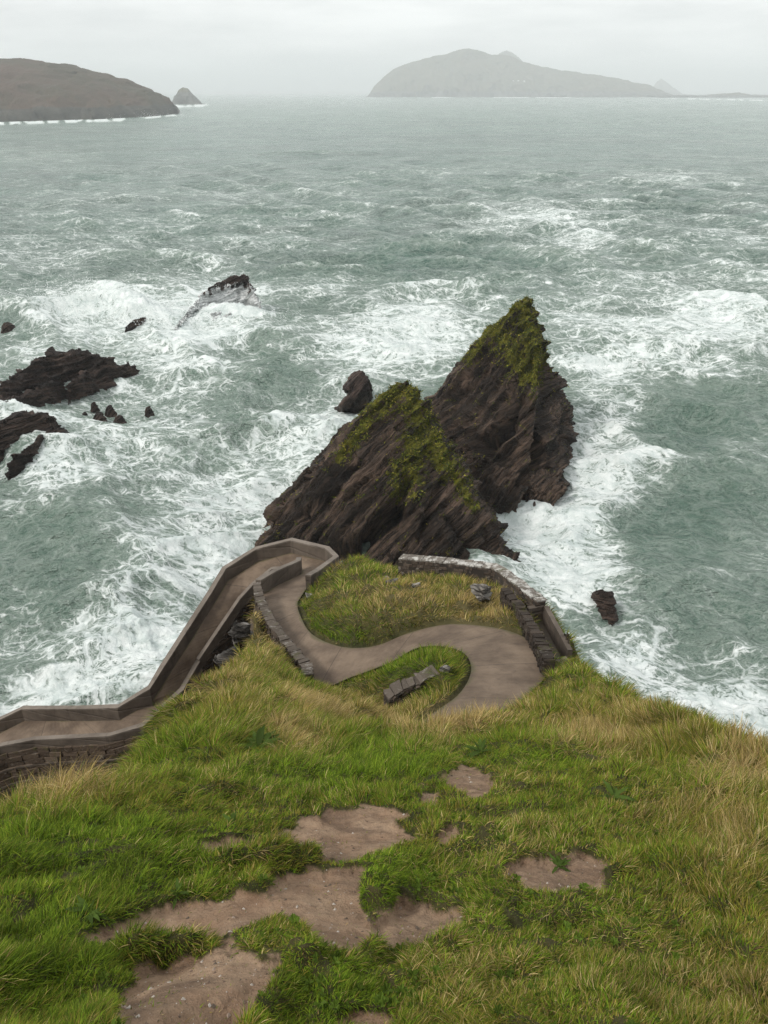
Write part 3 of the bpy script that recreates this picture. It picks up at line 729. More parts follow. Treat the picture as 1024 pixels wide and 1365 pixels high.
def moss_front(V, N):
    px, py = to_px(V[:, 0], V[:, 1], V[:, 2])
    h = V[:, 2] - SEA
    a = np.zeros(len(V))
    for (x0, y0, x1, y1, wd) in ((545,505,500,545,20),(545,505,560,570,22),(560,570,545,640,26),(560,570,600,625,20),(600,625,635,680,10),(545,640,530,655,16),(500,545,455,610,10)):
        t = np.clip(((px-x0)*(x1-x0)+(py-y0)*(y1-y0))/((x1-x0)**2+(y1-y0)**2), 0, 1)
        dd = np.hypot(px-(x0+t*(x1-x0)), py-(y0+t*(y1-y0)))
        a = np.maximum(a, 1.15 - .62 * dd / wd)
    a = a + .25 * (N[:, 2] - .5)
    return np.clip(a, 0, 1.1) * sstep(2.5, 6, h)
def moss_back(V, N):
    px, py = to_px(V[:, 0], V[:, 1], V[:, 2]); h = V[:, 2] - SEA
    a = np.zeros(len(V))
    for (x0, y0, x1, y1, wd) in ((697,395,650,440,22),(697,400,712,480,26),(712,480,705,500,26),(660,440,700,490,24),(650,440,625,480,12),(735,470,745,490,8)):
        t = np.clip(((px-x0)*(x1-x0)+(py-y0)*(y1-y0))/((x1-x0)**2+(y1-y0)**2), 0, 1)
        dd = np.hypot(px-(x0+t*(x1-x0)), py-(y0+t*(y1-y0)))
        a = np.maximum(a, 1.15 - .62 * dd / wd)
    return np.clip(a + .25 * (N[:, 2] - .5), 0, 1.1) * sstep(3, 8, h)

front = [D_([(543,505,88),(534,508,88),(549,507,88.4),(553,522,88.5),(500,534,87),(455,593,86),(405,643,86),(366,682,87),(335,728,88.5),(430,775,82),(560,785,80.5),(650,780,82),(697,768,84),(692,748,86),(640,682,84.5),(600,622,86),(576,566,87.5),(520,650,81),(480,610,83.5),(560,680,80.5)])
         + [np.array(q, float) for q in ((-12,98,-48),(6,99,-48),(14,90,-48),(-15,80,-48),(13,74,-48),(-6,70,-48),(6,70,-48))],
         D_([(668,712,84.5),(662,722,84),(674,740,83.5),(664,760,83),(650,770,82),(655,700,85.5)]) + [PD(672,765,83) + np.array([0,0,-3.])],
         D_([(690,738,84.5),(699,745,84),(700,768,83.5),(676,775,82.5),(670,745,84)]) + [PD(684,770,83) + np.array([0,0,-3.])],
         D_([(412,620,88.5),(392,648,89),(372,672,89.5),(362,690,90),(385,700,88),(420,660,87)]) + [np.array((-11.,84,-47)),np.array((-15.,84,-47))]]
rock('sea_stack', front, 'nearer pointed rock stack with yellow-green moss on its peak and right ridge', 'sea stack', M_STACK, .17, amp=.62, moss=moss_front, seed=2.0, carve=[(395,748,470,735,14,1.6),(470,735,520,690,13,2.6),(520,690,545,640,9,1.4),(405,690,470,620,7,.8),(590,640,560,720,6,.8),(640,740,600,690,6,.7)], group='pointed sea stacks')
back = [D_([(697,394,106),(704,394,106.5),(690,399,106),(708,428,106.5),(733,472,106.5),(748,503,108),(765,553,112),(770,580,114),(744,650,99.5),(700,668,97.5),(640,645,100),(612,605,104),(563,545,112),(612,487,109),(652,437,107),(722,520,99.5),(690,540,99.5),(660,560,101)])
        + [np.array(q, float) for q in ((8,128,-48),(24,128,-48),(31,114,-48),(24,88,-48),(14,86,-48),(7,110,-48))],
        D_([(612,600,100),(640,604,97.5),(668,622,95.5),(697,640,94.5),(699,664,94),(655,684,93),(622,664,95),(605,630,98)]) + [np.array((11.,88,-48)),np.array((16.,86,-48))],
        D_([(705,632,97.5),(735,628,98.5),(752,652,96.5),(746,664,96),(705,655,96)]) + [np.array((22.,88,-48)),np.array((19.,87,-48))]]
rock('sea_stack', back, 'farther taller pointed rock stack with mossy green peak leaning right', 'sea stack', M_STACK, .20, amp=.75, moss=moss_back, seed=21.0, bed=(.72,-.33,-.60), carve=[(735,480,720,620,9,2.0),(690,540,650,600,8,1.6),(605,530,650,480,6,.9),(760,560,740,620,7,1.0),(640,590,680,575,7,1.6)], group='pointed sea stacks')

def simple_rock(px, py, wpx, hpx, label, name='rock', sd=1, top=.62, pts=None, mat=None, group=None, voxel=None, amp=None, wash=0.0, lean=.0):
    """a low rock whose foot is at (px,py) on the sea; wpx by hpx is its size in the picture"""
    base = PZ(px, py, SEA); D = base[1] * CP - base[2] * SP
    wd = wpx / F * D; ht = hpx / F * D * .62
    r_ = random.Random(sd); P = []
    for k in range(9):
        a = k / 9 * math.tau + r_.uniform(-.2, .2)
        P.append(base + np.array([math.cos(a) * wd * .52 * r_.uniform(.8, 1), math.sin(a) * wd * .45 * r_.uniform(.7, 1.1) + wd * .2, -1.2]))
        P.append(base + np.array([math.cos(a) * wd * .24 * r_.uniform(.6, 1) + lean * ht, math.sin(a) * wd * .3 + wd * .25, ht * top * r_.uniform(.5, .85)]))
    P.append(base + np.array([lean * ht * 1.5 + r_.uniform(-.1, .1) * wd, wd * .25, ht * top]))
    vx = voxel or max(.07, wd / 26)
    return rock(name, [P], label, 'rock', mat or M_ROCK, vx, amp=amp or min(.3, wd * .06), group=group, seed=float(sd), sf=min(3, max(1, 6 / wd)), wash=wash)
def long_rock(L, label, amp=.45, voxel=.22, sd=3, mat=None, wash=0.0, name='rock', group=None):
    """L: a list of ridges, each a list of (px, py, height, half-width in m)"""
    chunks = []
    r_ = random.Random(sd)
    for ridge in L:
        for (a, b) in zip(ridge[:-1], ridge[1:]):
            pts = []
            for (x, y, h, hw) in (a, b):
                q = PZ(x, y, SEA)
                for dy in (-hw, hw): pts.append(q + np.array([r_.uniform(-.3, .3), dy, -1.5]))
                for dx in (-.5 * hw, .5 * hw): pts.append(q + np.array([dx, 0, -1.5]))
                pts.append(q + np.array([0, -hw * .35, h])); pts.append(q + np.array([r_.uniform(-.4, .4), hw * .25, h * r_.uniform(.8, 1.05)]))
            chunks.append(pts)
    return rock(name, chunks, label, 'rock', mat or M_ROCK, voxel, amp=amp * .8, seed=float(sd), wash=wash, group=group, bed=(.45, -.35, -.82), sf=1.5)

long_rock([[(-90,585,3,5),(-20,560,4,6),(30,530,4.5,5),(75,508,5.2,4),(120,500,4.6,3.6),(150,502,3,2.4),(183,492,.8,1.0)],[(-20,560,3,3),(40,545,2.5,3),(80,520,3,3)],[(120,512,2.5,2.5),(95,522,1.8,2.2)]], 'largest low dark brown rock reef at the left edge of the water', .8, .28, 5)
long_rock([[(-60,612,3.2,5),(0,596,3.8,4.8),(40,582,4.2,3.8),(66,578,3.6,3.0),(88,588,1.4,1.8)],[(74,586,2.4,2.4),(48,605,2.0,2.0),(16,622,1.2,1.8)]], 'dark brown rock reef with a foam-filled hollow, just below the largest reef on the left', .6, .24, 6)
G_S = 'small boulders off the left reef'
for x, y, a, b, sd, lb in ((124,540,15,10,1,'small round dark boulder, topmost of the cluster off the left reef'),(145,546,18,11,2,'small dark boulder at the right back of the cluster off the left reef'),
                           (112,553,14,8,3,'smallest dark boulder at the left of the cluster off the left reef'),(130,556,24,12,4,'broad low dark boulder in the middle of the cluster off the left reef'),
                           (156,560,26,14,8,'largest dark boulder at the right front of the cluster off the left reef')):
    simple_rock(x, y, a, b, lb, sd=sd, name='boulder', group=G_S)
simple_rock(197, 546, 17, 9, 'lone dark boulder in the foam, right of the boulder cluster off the left reef', sd=11, name='boulder')
simple_rock(8, 437, 26, 17, 'small dark rock at the left edge of the water, level with the breaking wave', sd=12)
simple_rock(33, 423, 15, 6, 'tiny dark rock beside the small rock near the left edge', sd=13)
long_rock([[(168,440,.8,1.2),(180,436,1.8,1.5),(200,428,1.2,.8)]], 'small wedge of dark rock in the white water left of the washed-over rock', .3, .16, 14)
long_rock([[(232,438,.3,.8),(262,422,3.5,1.6),(290,413,6.2,2.6),(312,410,7.8,3.0),(330,409,7.6,3),(350,420,2.5,2.4)],[(285,426,1.8,2.5),(345,426,1.4,2.5)]], 'dark ridged rock streaming with white water where a wave breaks over it', .8, .24, 15, M_WASH, .93)
# leaning rock between the stacks
rock('rock', [[PZ(458,553,SEA-1), PZ(488,550,SEA-1), PZ(448,545,SEA-1), PZ(492,535,SEA-1)] + D_([(452,540,119),(470,518,120),(490,520,120),(476,514,121)]),
              [PZ(470,530,SEA-1), PZ(495,535,SEA-1), PZ(492,520,SEA-1)] + D_([(455,514,121.5),(473,493,123),(479,492,123),(494,508,122),(496,522,121),(462,520,119.5)])],
     'leaning two-lobed brown rock in the white water between the stacks and the waves', 'rock', M_ROCK, .17, amp=.42, seed=31.)
long_rock([[(793,800,1.2,1.3),(803,806,2.0,1.6),(812,812,1.9,1.5),(818,822,.8,.9)]], 'dark brown rock alone in the foam below the stacks on the right', .35, .12, 16)
simple_rock(703, 668, 9, 9, 'small dark stone in the foam at the foot of the farther stack', sd=17)
simple_rock(713, 672, 8, 9, 'small dark stone just right of its twin at the foot of the farther stack', sd=18)
simple_rock(222, 868, 22, 12, 'small foam-ringed dark rock in the white water beside the ramp parapet', sd=19)

# pale rock outcrops in the turf
def outcrop(px, py, D, s, sd, label, mat=None, flat=.6, up=.5):
    q = PD(px, py, D); gz = float(samp(TZ, np.array([q[0]]), np.array([q[1]]))[0]); q[2] = gz if abs(gz - q[2]) < 2.5 else q[2]; q[2] = q[2] if up else PD(px, py, D)[2]; q[2] += s * up; s *= 1.3 if up else 1.0
    r_ = random.Random(sd); P = []
    for k in range(14):
        a = r_.uniform(0, math.tau); e = r_.uniform(-.6, 1)
        P.append(q + s * np.array([math.cos(a) * r_.uniform(.5, 1), math.sin(a) * r_.uniform(.5, 1) * .8, e * flat]))
    rock('rock_outcrop', [P], label, 'rock', mat or M_PALE, s / 13, amp=s * .24, seed=float(sd), sf=2.2, bed=(.3, .3, .9))
outcrop(643, 802, 32.7, .52, 41, 'largest pale lichen-white rock face in the knoll turf by the stone wall')
outcrop(517, 775, 37, .30, 42, 'narrow white rock near the top of the grassy knoll')
outcrop(522, 795, 35.5, .34, 43, 'pale rock streak on the knoll just below the narrow white rock')
outcrop(553, 803, 34.5, .26, 44, 'small grey rock showing in the middle of the knoll')
outcrop(410, 790, 38, .30, 45, 'small pale rock on the knoll edge beside the path under the parapet corner')
outcrop(592, 912, 25.3, .22, 46, 'pale stepping stone in the turf at the end of the short stone wall')
outcrop(601, 866, 27.5, .15, 47, 'small white stone on the top edge of the small grass mound')
M_CRAG = mat_rock('crag_rock', base=(.09,.08,.068), lite=(.48,.44,.40), moss=False, wet=.6)
outcrop(325, 850, 33.2, .85, 48, 'craggy grey and white rock face on the spur beside the dark gap', M_CRAG, 1.3, 0)
outcrop(304, 880, 29.5, .60, 49, 'dark crag at the foot of the spur touching the ramp gap', M_CRAG, 1.2, 0)
print('rocks', time.time() - T0)

# ------------------------------------------------------------------ sea
ys = np.concatenate([np.linspace(HY + .9, HY + 12, 60)[:-1], np.linspace(HY + 12, 1250, 760)[:-1], np.linspace(1250, 2400, 40)])
dep = PITCH - np.arctan((CY - ys) / F); dep = np.maximum(dep, 1e-3)
RS = -SEA / np.tan(dep)
RS = np.concatenate([[150000, 70000], RS[RS < 60000]])[::-1]
azs = np.radians(np.concatenate([np.arange(-110, -36, 1.5), np.linspace(-36, 36, 720)[:-1], np.arange(36, 111, 1.5)]))
SX = (RS[:, None] * np.sin(azs)[None]); SY = (RS[:, None] * np.cos(azs)[None])
nS = SX.shape; sx = SX.ravel(); sy = SY.ravel(); sr = np.hypot(sx, sy)
spx, spy = to_px(sx, sy, np.full(sx.shape, SEA))
spac = np.repeat(np.abs(np.gradient(RS)), nS[1])
zz = np.zeros_like(sx); hx = np.zeros_like(sx); hy = np.zeros_like(sx)
wr = np.random.default_rng(5)
warp1 = 9 * perlin(sx * .012, sy * .012, .3 + 0 * sx); warp2 = 9 * perlin(sx * .012, sy * .012, 7.3 + 0 * sx)
def mod(a, b): return a
for k in range(70):
    lam = 2.2 * (38 / 2.2) ** (wr.random() ** .9)
    th = R(250) + wr.normal() * R(34)                    # waves come in towards the camera, a little from the left
    a = .0105 * lam ** 1.02 * (.6 + .8 * wr.random())
    kk = math.tau / lam; ph = wr.random() * math.tau
    fade = 1 - sstep(lam / 5, lam / 2.2, spac)
    arg = kk * ((sx + warp1) * math.cos(th) + (sy + warp2) * math.sin(th)) + ph
    grp = .55 + .9 * np.clip(.5 + perlin(sx / (lam * 3.3) + k, sy / (lam * 3.3) - k, .5 + 0 * sx), 0, 1.3)
    zz += a * fade * grp * np.cos(arg); hx -= .8 * a * fade * grp * math.cos(th) * np.sin(arg); hy -= .8 * a * fade * grp * math.sin(th) * np.sin(arg)
chop = fbm(sx, sy, 0, .5, 3, .5, 4.0) * (1 - sstep(.6, 2.0, spac))
zz += .16 * chop
# particular swells and breakers seen near the stacks
def swell(px, py, length, width, height, ang):
    q = PZ(px, py, SEA); a = R(ang)
    u = (sx - q[0]) * math.cos(a) + (sy - q[1]) * math.sin(a); v = -(sx - q[0]) * math.sin(a) + (sy - q[1]) * math.cos(a)
    v = v + .12 * width * fbm(sx, sy, 0, .08, 2, .5, 2.2) * 4
    prof = np.where(v < 0, np.exp(-(v / (width * .55)) ** 2), np.exp(-(v / (width * 1.3)) ** 2))
    return height * prof * np.exp(-(u / length) ** 2)
s_all = swell(370, 458, 13, 6, 2.6, -8) + swell(118, 412, 13, 3.8, 5.5, -10) + swell(165, 425, 10, 4, 3.0, -14) + swell(300, 420, 12, 5, 2.0, 5) + swell(905, 540, 26, 8, 2.0, -14) + swell(960, 640, 22, 8, 1.5, -18) + swell(590, 285, 16, 8, 3.0, -5) + swell(820, 345, 26, 9, 2.2, -6) + swell(205, 345, 14, 7, 2.4, 0) + swell(430, 205, 60, 16, 2.5, 0)
zz += s_all
# foam
FOAM = [(118,408,56,26,1.3),(215,415,90,24,1.0),(300,408,60,34,1.1),(250,450,110,22,.95),(130,440,70,12,.7),(400,385,60,10,.55),(560,418,70,20,.75),(540,460,90,40,.95),(480,450,50,22,.8),(600,420,60,14,.6),(470,560,50,60,.85),
 (400,590,85,40,.75),(330,650,95,50,.85),(280,730,80,60,.8),(210,860,120,45,1.05),(90,925,110,30,1.1),(320,700,60,40,.8),(130,520,100,28,.62),(60,470,60,30,.6),(220,560,90,35,.62),(60,620,80,30,.8),(150,590,80,25,.6),
 (50,560,80,18,.85),(60,850,80,30,.6),(180,770,60,25,.5),(30,680,60,20,.45),(820,432,90,12,.7),(960,425,80,45,.95),(880,470,80,25,.8),(800,500,50,30,.8),(820,570,50,50,.75),(850,640,50,50,.75),(760,690,70,50,1.05),(700,690,50,30,1.1),
 (750,760,70,50,1.05),(790,640,40,50,.9),(850,860,55,40,.95),(930,930,90,40,1.15),(1010,960,70,40,1.1),(960,880,60,20,.6),(900,770,60,12,.4),(1000,760,40,16,.5),(720,288,90,16,.75),(780,320,40,14,.65),(900,235,60,9,.55),(1000,320,50,12,.6),(960,240,70,6,.5),
 (600,230,120,7,.4),(60,340,100,14,.5),(160,310,80,12,.4),(330,340,120,12,.4),(40,210,90,6,.4),(980,590,70,12,.6),(700,610,60,60,.9),(230,480,60,30,.7),(650,660,60,40,1.0),(340,735,40,25,.9),(880,380,120,22,.55),(1000,500,60,14,.6)]
CALM = [(370,490,48,26,.75),(900,575,85,36,.75),(880,720,75,50,.65),(960,660,80,40,.5),(90,730,100,34,.35),(300,560,40,24,.3),(470,350,160,16,.25),(90,780,60,30,.3),(190,400,10,10,0),(560,345,120,20,.2),(60,820,60,18,.25),(500,180,500,45,.2)]
wpx = spx + 14 * fbm(sx, sy, 0, .06, 4, .6, 1.1); wpy = spy + 9 * fbm(sx, sy, 0, .06, 4, .6, 6.1)
fm = .27 + .07 * sstep(700, 450, spy) - .06 * sstep(420, 330, spy) + .05 * fbm(sx, sy, 0, .02, 3, .6, 3.3) * 3 - .06 * sstep(330, 200, spy)
for cx, cy, rx, ry, wt in FOAM:
    e = np.exp(-(((wpx - cx) / rx) ** 2 + ((wpy - cy) / ry) ** 2)); fm = fm + np.clip(min(wt * .95, 1.0) - fm, 0, 2) * e
for cx, cy, rx, ry, wt in CALM:
    fm = fm - wt * .8 * np.exp(-(((wpx - cx) / rx) ** 2 + ((wpy - cy) / ry) ** 2))
crest = sstep(.9, 2.0, zz - s_all * .5)
fm = fm + .22 * crest * (1 - sstep(500, 1500, sr))
fm = np.clip(fm, 0, 1.2) * (1 - .0 * sr)
# surf at the foot of the headland and island
for (x0, y0, x1, y1, hw) in ((-40,165,165,159,4.5),(165,159,240,153,2.5),(225,142,275,140,3.2),(490,128,540,129.5,1.2),(560,130,760,130,.7),(890,131,1024,134,1.2)):
    t = np.clip((spx - x0) / (x1 - x0), 0, 1); dd = np.abs(spy - (y0 + t * (y1 - y0))) / (hw * .62); inx = sstep(x0 - 8, x0 + 4, spx) * (1 - sstep(x1 - 4, x1 + 8, spx))
    ns_ = .5 + .9 * perlin(spx * .11, spy * .15, 2.2 + 0 * spx)
    fm = np.maximum(fm, inx * (1.25 * np.exp(-dd ** 2)) * np.clip(ns_ * 2.6 - .5, 0, 1.1))
turb = np.clip((fm - .7) / .4, 0, 1)
zz += turb * .45 * fbm(sx, sy, 0, .55, 4, .6, 7.7) * (1 - sstep(.8, 3, spac))
froth = np.clip(.75 * sstep(380, 90, sr) + sstep(.35, .9, fm) * .5 + sstep(.5, 2.2, zz) * .6, 0, 1)
me = np_mesh('sea', np.c_[sx + hx, sy + hy, SEA + zz], quads=grid_quads(*nS))
me.update()
if me.polygons[1000].normal.z < 0: me.flip_normals()
attr(me, 'foam', fm); attr(me, 'froth', froth)
link('sea', me, M_SEA, kind='structure', label='rough grey-green sea streaked with white foam')
print('sea', time.time() - T0)

def spray():
    g = np.random.default_rng(9); P = []; S = []
    for px, py, n, lx, ly, h in ((112, 412, 2600, 11, 3, 5.0), (165, 428, 1200, 8, 3, 3.5), (290, 425, 600, 9, 2, 2.5), (225, 432, 700, 6, 3, 2.5), (545, 455, 300, 10, 6, 1.2), (70, 158, 900, 60, 20, 16), (175, 156, 500, 60, 20, 9)):
        q = PZ(px, py, SEA); k = g.normal(size=(n, 3)) * [lx, ly, 0]; hh = np.abs(g.normal(size=n)) ** 1.3 * h * .55 * np.exp(-(k[:, 0] / lx) ** 2 * .3)
        P.append(q + k + np.c_[0 * hh, 0 * hh, hh + .6]); D = abs(q[1]); S.append(g.uniform(.2, .8, n) * min(D, 700) * .0009)
    P = np.concatenate(P); S = np.concatenate(S); n = len(P)
    oct_ = np.array([(1,0,0),(0,1,0),(-1,0,0),(0,-1,0),(0,0,1),(0,0,-1)], float)
    V = P[:, None] + oct_[None] * S[:, None, None]
    f = np.array([(0,1,4),(1,2,4),(2,3,4),(3,0,4),(1,0,5),(2,1,5),(3,2,5),(0,3,5)])
    me = np_mesh('sea_spray', V.reshape(-1, 3), tris=(np.arange(n)[:, None, None] * 6 + f[None]).reshape(-1, 3))
    m = NT('spray'); link('sea_spray', me, m.done(m.bsdf((.85, .88, .87), .7)), kind='stuff', label='white spray thrown up where the waves break')
spray()

# ------------------------------------------------------------------ distant land
def land(name, prof, Dist, depth, mat, label, cliff_h, nz=60, nx=260, seed=1., rough=6., kind='structure', basey=None, cat=None, bulge=.35):
    def front(a):
        if basey is None: return Dist - depth
        y_ = np.interp(a, [b[0] for b in basey], [b[1] for b in basey]); return -SEA / math.tan(PITCH - math.atan((CY - y_) / F))
    """prof: skyline (px, py); a ridge Dist metres away that falls to the sea in front and behind"""
    xs = np.array([p[0] for p in prof], float); yy = np.array([p[1] for p in prof], float)
    px = np.linspace(xs[0], xs[-1], nx); py = np.interp(px, xs, yy)
    V = []; cl = []
    ts = np.concatenate([np.linspace(-1, 0, nz), np.linspace(0, 1, nz // 2)[1:]])
    for t in ts:
        yw = Dist + t * depth
        for a, b in zip(px, py):
            d = ray(a, b); yr = (Dist + t * (Dist - front(a))) if t < 0 else yw; X = d[0] / d[1] * yr; top = d[2] / d[1] * Dist
            H = max(top - SEA, 0)
            s = 1 - abs(t)
            hh = H * (s ** .62 if t < 0 else s ** .5)
            cut = min(1, s / .055)
            ch = min(cliff_h, H)
            z = SEA - 3 + (max(hh, ch * cut) if s > 0 else 0) + (3 if s > 0 else 0)
            V.append([X, (Dist + t * (Dist - front(a))) if t < 0 else yw, z]); cl.append(1 if z - SEA < ch * 1.02 else max(0, 1 - (z - SEA - ch) / (ch * .8 + 1)))
    V = np.array(V); s = np.clip((V[:, 2] - SEA) / (cliff_h * 2), 0, 1)
    V[:, 2] += rough * s * fbm(V[:, 0], V[:, 1], 0, 1 / (cliff_h * 4), 5, .55, seed)
    V[:, 1] += rough * 5 * fbm(V[:, 0], V[:, 2], 0, 1 / (cliff_h * 3), 4, .6, seed + 2) * (1 - 0 * s)
    me = np_mesh(name, V, quads=grid_quads(len(ts), nx)); attr(me, 'cliff', cl)
    me.update()
    if me.polygons[len(me.polygons)//2].normal.z < 0: me.flip_normals()
    return link(name, me, mat, kind=kind, label=label, cat=cat)
M_HEAD = mat_island('headland_ground', (.070, .041, .025), (.048, .040, .020), (.030, .028, .022), 0, 0)
M_ISL = mat_island('island_ground', (.10, .09, .055), (.075, .075, .045), (.05, .05, .045), 0, 0)
land('headland', [(-260,120),(-180,96),(-100,84),(0,79),(38,79),(60,81),(100,87),(140,97),(180,110),(200,117),(215,124),(225,131),(232,139),(238,148),(241,156)], 2000, 330, M_HEAD, 'brown heather headland with dark cliffs at its foot', 14, basey=[(-260,170),(0,162),(120,159),(200,155),(240,151)], seed=3., rough=5)
land('islet', [(228,142),(232,129),(238,120),(243,117),(250,118),(258,126),(264,132),(270,138),(275,143)], 3600, 120, M_ISL, 'small pointed islet off the headland', 30, seed=5., rough=4, nx=90, nz=30)
land('far_hills', [(640,110),(655,80),(668,70),(676,67),(684,70),(692,77),(705,92),(730,112)], 10500, 300, M_ISL, 'second hill showing behind the island', 40, seed=6., rough=8, nx=90, nz=30)
land('island', [(488,131),(492,126),(498,116),(510,103),(525,92),(545,83),(575,76),(600,71),(612,66),(625,64),(636,67),(650,72),(665,73),(680,74),(700,83),(720,89),(760,95),(800,100),(830,106),(860,112),(880,119),(890,124),(905,129)], 8500, 500, M_ISL, 'long hazy island with a low rounded summit', 32, seed=8., rough=8)
land('reef', [(868,131),(885,128),(905,126),(930,127),(960,125),(985,123),(1000,126),(1024,127),(1060,126),(1100,131)], 7500, 140, M_ISL, 'low rocky reef off the end of the island', 14, seed=9., rough=4, nx=160, nz=24)
land('far_island', [(858,128),(868,119),(876,108),(882,104),(888,109),(897,117),(908,124),(915,129)], 14000, 200, M_ISL, 'very faint pointed island on the horizon', 40, seed=10., rough=8, nx=70, nz=20)
# white cottages on the island
M_WHITE = mat_concrete('whitewash', (.7, .7, .68), (.8, .8, .78), (.5, .5, .48)); M_SLATE = mat_concrete('slate', (.07, .07, .075), (.1, .1, .105))
for k, (px, lb) in enumerate(((684, 'leftmost of the tiny white cottages on the far island slope'), (691, 'middle one of the tiny white cottages on the far island slope'), (699, 'rightmost of the tiny white cottages on the far island slope'))):
    q = PD(px, 109, 1.0); q = q / q[1] * 8120; q[2] += 6
    o = empty('cottage', tuple(q), lb, 'house', 'white cottages on the far island')
    V = [(-8,-4,-10),(8,-4,-10),(8,4,-10),(-8,4,-10),(-8,-4,5),(8,-4,5),(8,4,5),(-8,4,5)]
    me = bpy.data.meshes.new('wall'); me.from_pydata(V, [], [(3,2,1,0),(4,5,6,7),(0,1,5,4),(1,2,6,5),(2,3,7,6),(3,0,4,7)]); link('wall', me, M_WHITE, o)
    V = [(-8.5,-4.6,5.01),(8.5,-4.6,5.01),(8.5,4.6,5.01),(-8.5,4.6,5.01),(-8.5,0,8.5),(8.5,0,8.5)]
    me = bpy.data.meshes.new('roof'); me.from_pydata(V, [], [(3,2,1,0),(0,1,5,4),(2,3,4,5),(1,2,5),(3,0,4)]); link('roof', me, M_SLATE, o)

# ------------------------------------------------------------------ grass
G_GREEN = np.array([(.056,.104,.006),(.094,.165,.009),(.145,.232,.016),(.034,.064,.006),(.185,.240,.020)])
G_OLIVE = np.array([(.135,.132,.018),(.195,.165,.028),(.085,.088,.015),(.235,.185,.038)])
G_STRAW = np.array([(.42,.31,.125),(.32,.225,.085),(.50,.39,.185),(.21,.14,.060),(.37,.26,.10)])
def clump_dir(x, y):
    a = 2.6 * fbm(x, y, 0, .45, 3, .55, 14.0) + 1.3 * fbm(x, y, 0, 1.7, 2, .5, 24.0)
    return a
def grass(name, N, r0, r1, azmax, length, width, label, keep=None, long=False, seed=0, segs=3, stf=1.0):
    g = np.random.default_rng(100 + seed)
    u = g.random(N); r = r0 * (r1 / r0) ** u
    a = R(azmax) * (2 * g.random(N) - 1); x = r * np.sin(a); y = r * np.cos(a)
    z = samp(TZ, x, y); sl = samp(soil, x, y); pth = samp(pm, x, y); rk = samp(rockm, x, y)
    nx_ = samp(NRM[..., 0], x, y); ny_ = samp(NRM[..., 1], x, y); nz_ = samp(NRM[..., 2], x, y)
    dry = samp(dryf, x, y); grn = samp(grnf, x, y)
    vis = -(nx_ * x + ny_ * y + nz_ * z) / np.sqrt(x*x + y*y + z*z)
    clump = np.where(r < 9, .55 * fbm(x, y, 0, 4.6, 3, .6, 33.0) + .6 * fbm(x, y, 0, 1.6, 2, .5, 53.0), fbm(x, y, 0, 2.2, 3, .6, 33.0)); cl2 = fbm(x, y, 0, .6, 3, .6, 43.0)
    ok = (pth < .35 * g.random(N)) & (rk < .55 + .2 * clump) & (g.random(N) > sstep(.12, .8, sl + .25 * clump) * .985) & ((vis > -.15) | (g.random(N) < .15)) & (z > -33)
    px, py = to_px(x, y, z)
    if keep is not None: ok &= keep(x, y, z, px, py, g, clump, dry)
    x, y, z, r, sl, dry, grn, clump, cl2, px, py, nx_, ny_, nz_ = [q[ok] for q in (x, y, z, r, sl, dry, grn, clump, cl2, px, py, nx_, ny_, nz_)]
    n = len(x)
    L = length(r, dry, clump, g, n, px, py) * (1 - .6 * sstep(0, .4, sl)); W = width(r, g, n)
    # lean: combed by a slow field, and down the slope
    ang = clump_dir(x, y) + g.normal(size=n) * np.where(r < 8, 1.15, .6)
    gw = np.where(r < 8, .9, 1.7); dirx = np.cos(ang) * .8 + nx_ * gw * stf; diry = np.sin(ang) * .8 + ny_ * gw * stf
    m_ = np.hypot(dirx, diry) + 1e-6; dirx /= m_; diry /= m_
    lean = np.clip(g.normal(.62, .28, n) + .25 * stf * (1 - nz_), .05, 1.35)
    sa = g.random(n) * math.tau; wx = np.cos(sa) * W; wy = np.sin(sa) * W
    # prefer the blade's broad side across its lean
    wx = .55 * wx - diry * W * .8; wy = .55 * wy + dirx * W * .8
    ts = np.linspace(0, 1, segs + 1)
    V = []
    for t in ts:
        th = lean * (.35 + .95 * t)
        hgt = L * t * np.cos(th * .9); out = L * t * np.sin(th)
        cx_ = x + dirx * out + nx_ * hgt * .35; cy_ = y + diry * out + ny_ * hgt * .35; cz_ = z - .012 + hgt * .9 - .25 * out * (1 - nz_)
        wf = (1 - t) ** .7 if t < 1 else 0
        if t < 1:
            V.append(np.stack([cx_ - wx * wf * .5, cy_ - wy * wf * .5, cz_], -1)); V.append(np.stack([cx_ + wx * wf * .5, cy_ + wy * wf * .5, cz_], -1))
        else: V.append(np.stack([cx_, cy_, cz_], -1))
    nv = len(V); V = np.stack(V, 1).reshape(-1, 3)
    b = (np.arange(n) * nv)[:, None]
    quads = np.concatenate([b + np.array([[2*k, 2*k+1, 2*k+3, 2*k+2]]) for k in range(segs - 1)]) if segs > 1 else None
    tris = b + np.array([[2*(segs-1), 2*(segs-1)+1, 2*segs]])
    # colour of each blade
    base = np.where(g.random((n, 1)) < (np.clip(.50 + .75 * grn - .45 * dry + .28 * cl2, .04, .98))[:, None], G_GREEN[g.integers(0, 5, n)], G_OLIVE[g.integers(0, 4, n)])
    ps = np.clip(.07 + .82 * dry + .30 * clump * (.3 + dry) - .14 * grn + .10 * cl2, .02, .92)
    base = np.where((g.random(n) < ps)[:, None], G_STRAW[g.integers(0, 5, n)], base)
    base = base * (g.uniform(.66, 1.4, n) * np.clip(1 + .35 * fbm(x, y, 0, 3.1, 2, .5, 63.0), .6, 1.4))[:, None]
    colv = np.repeat(base[:, None, :], nv, 1)
    tip = np.repeat(ts, 2)[:nv]; colv = colv * (1 - .30 * tip[None, :, None]) + .30 * tip[None, :, None] * (base[:, None, :] * .7 + np.array([.17, .15, .03]) * .5)
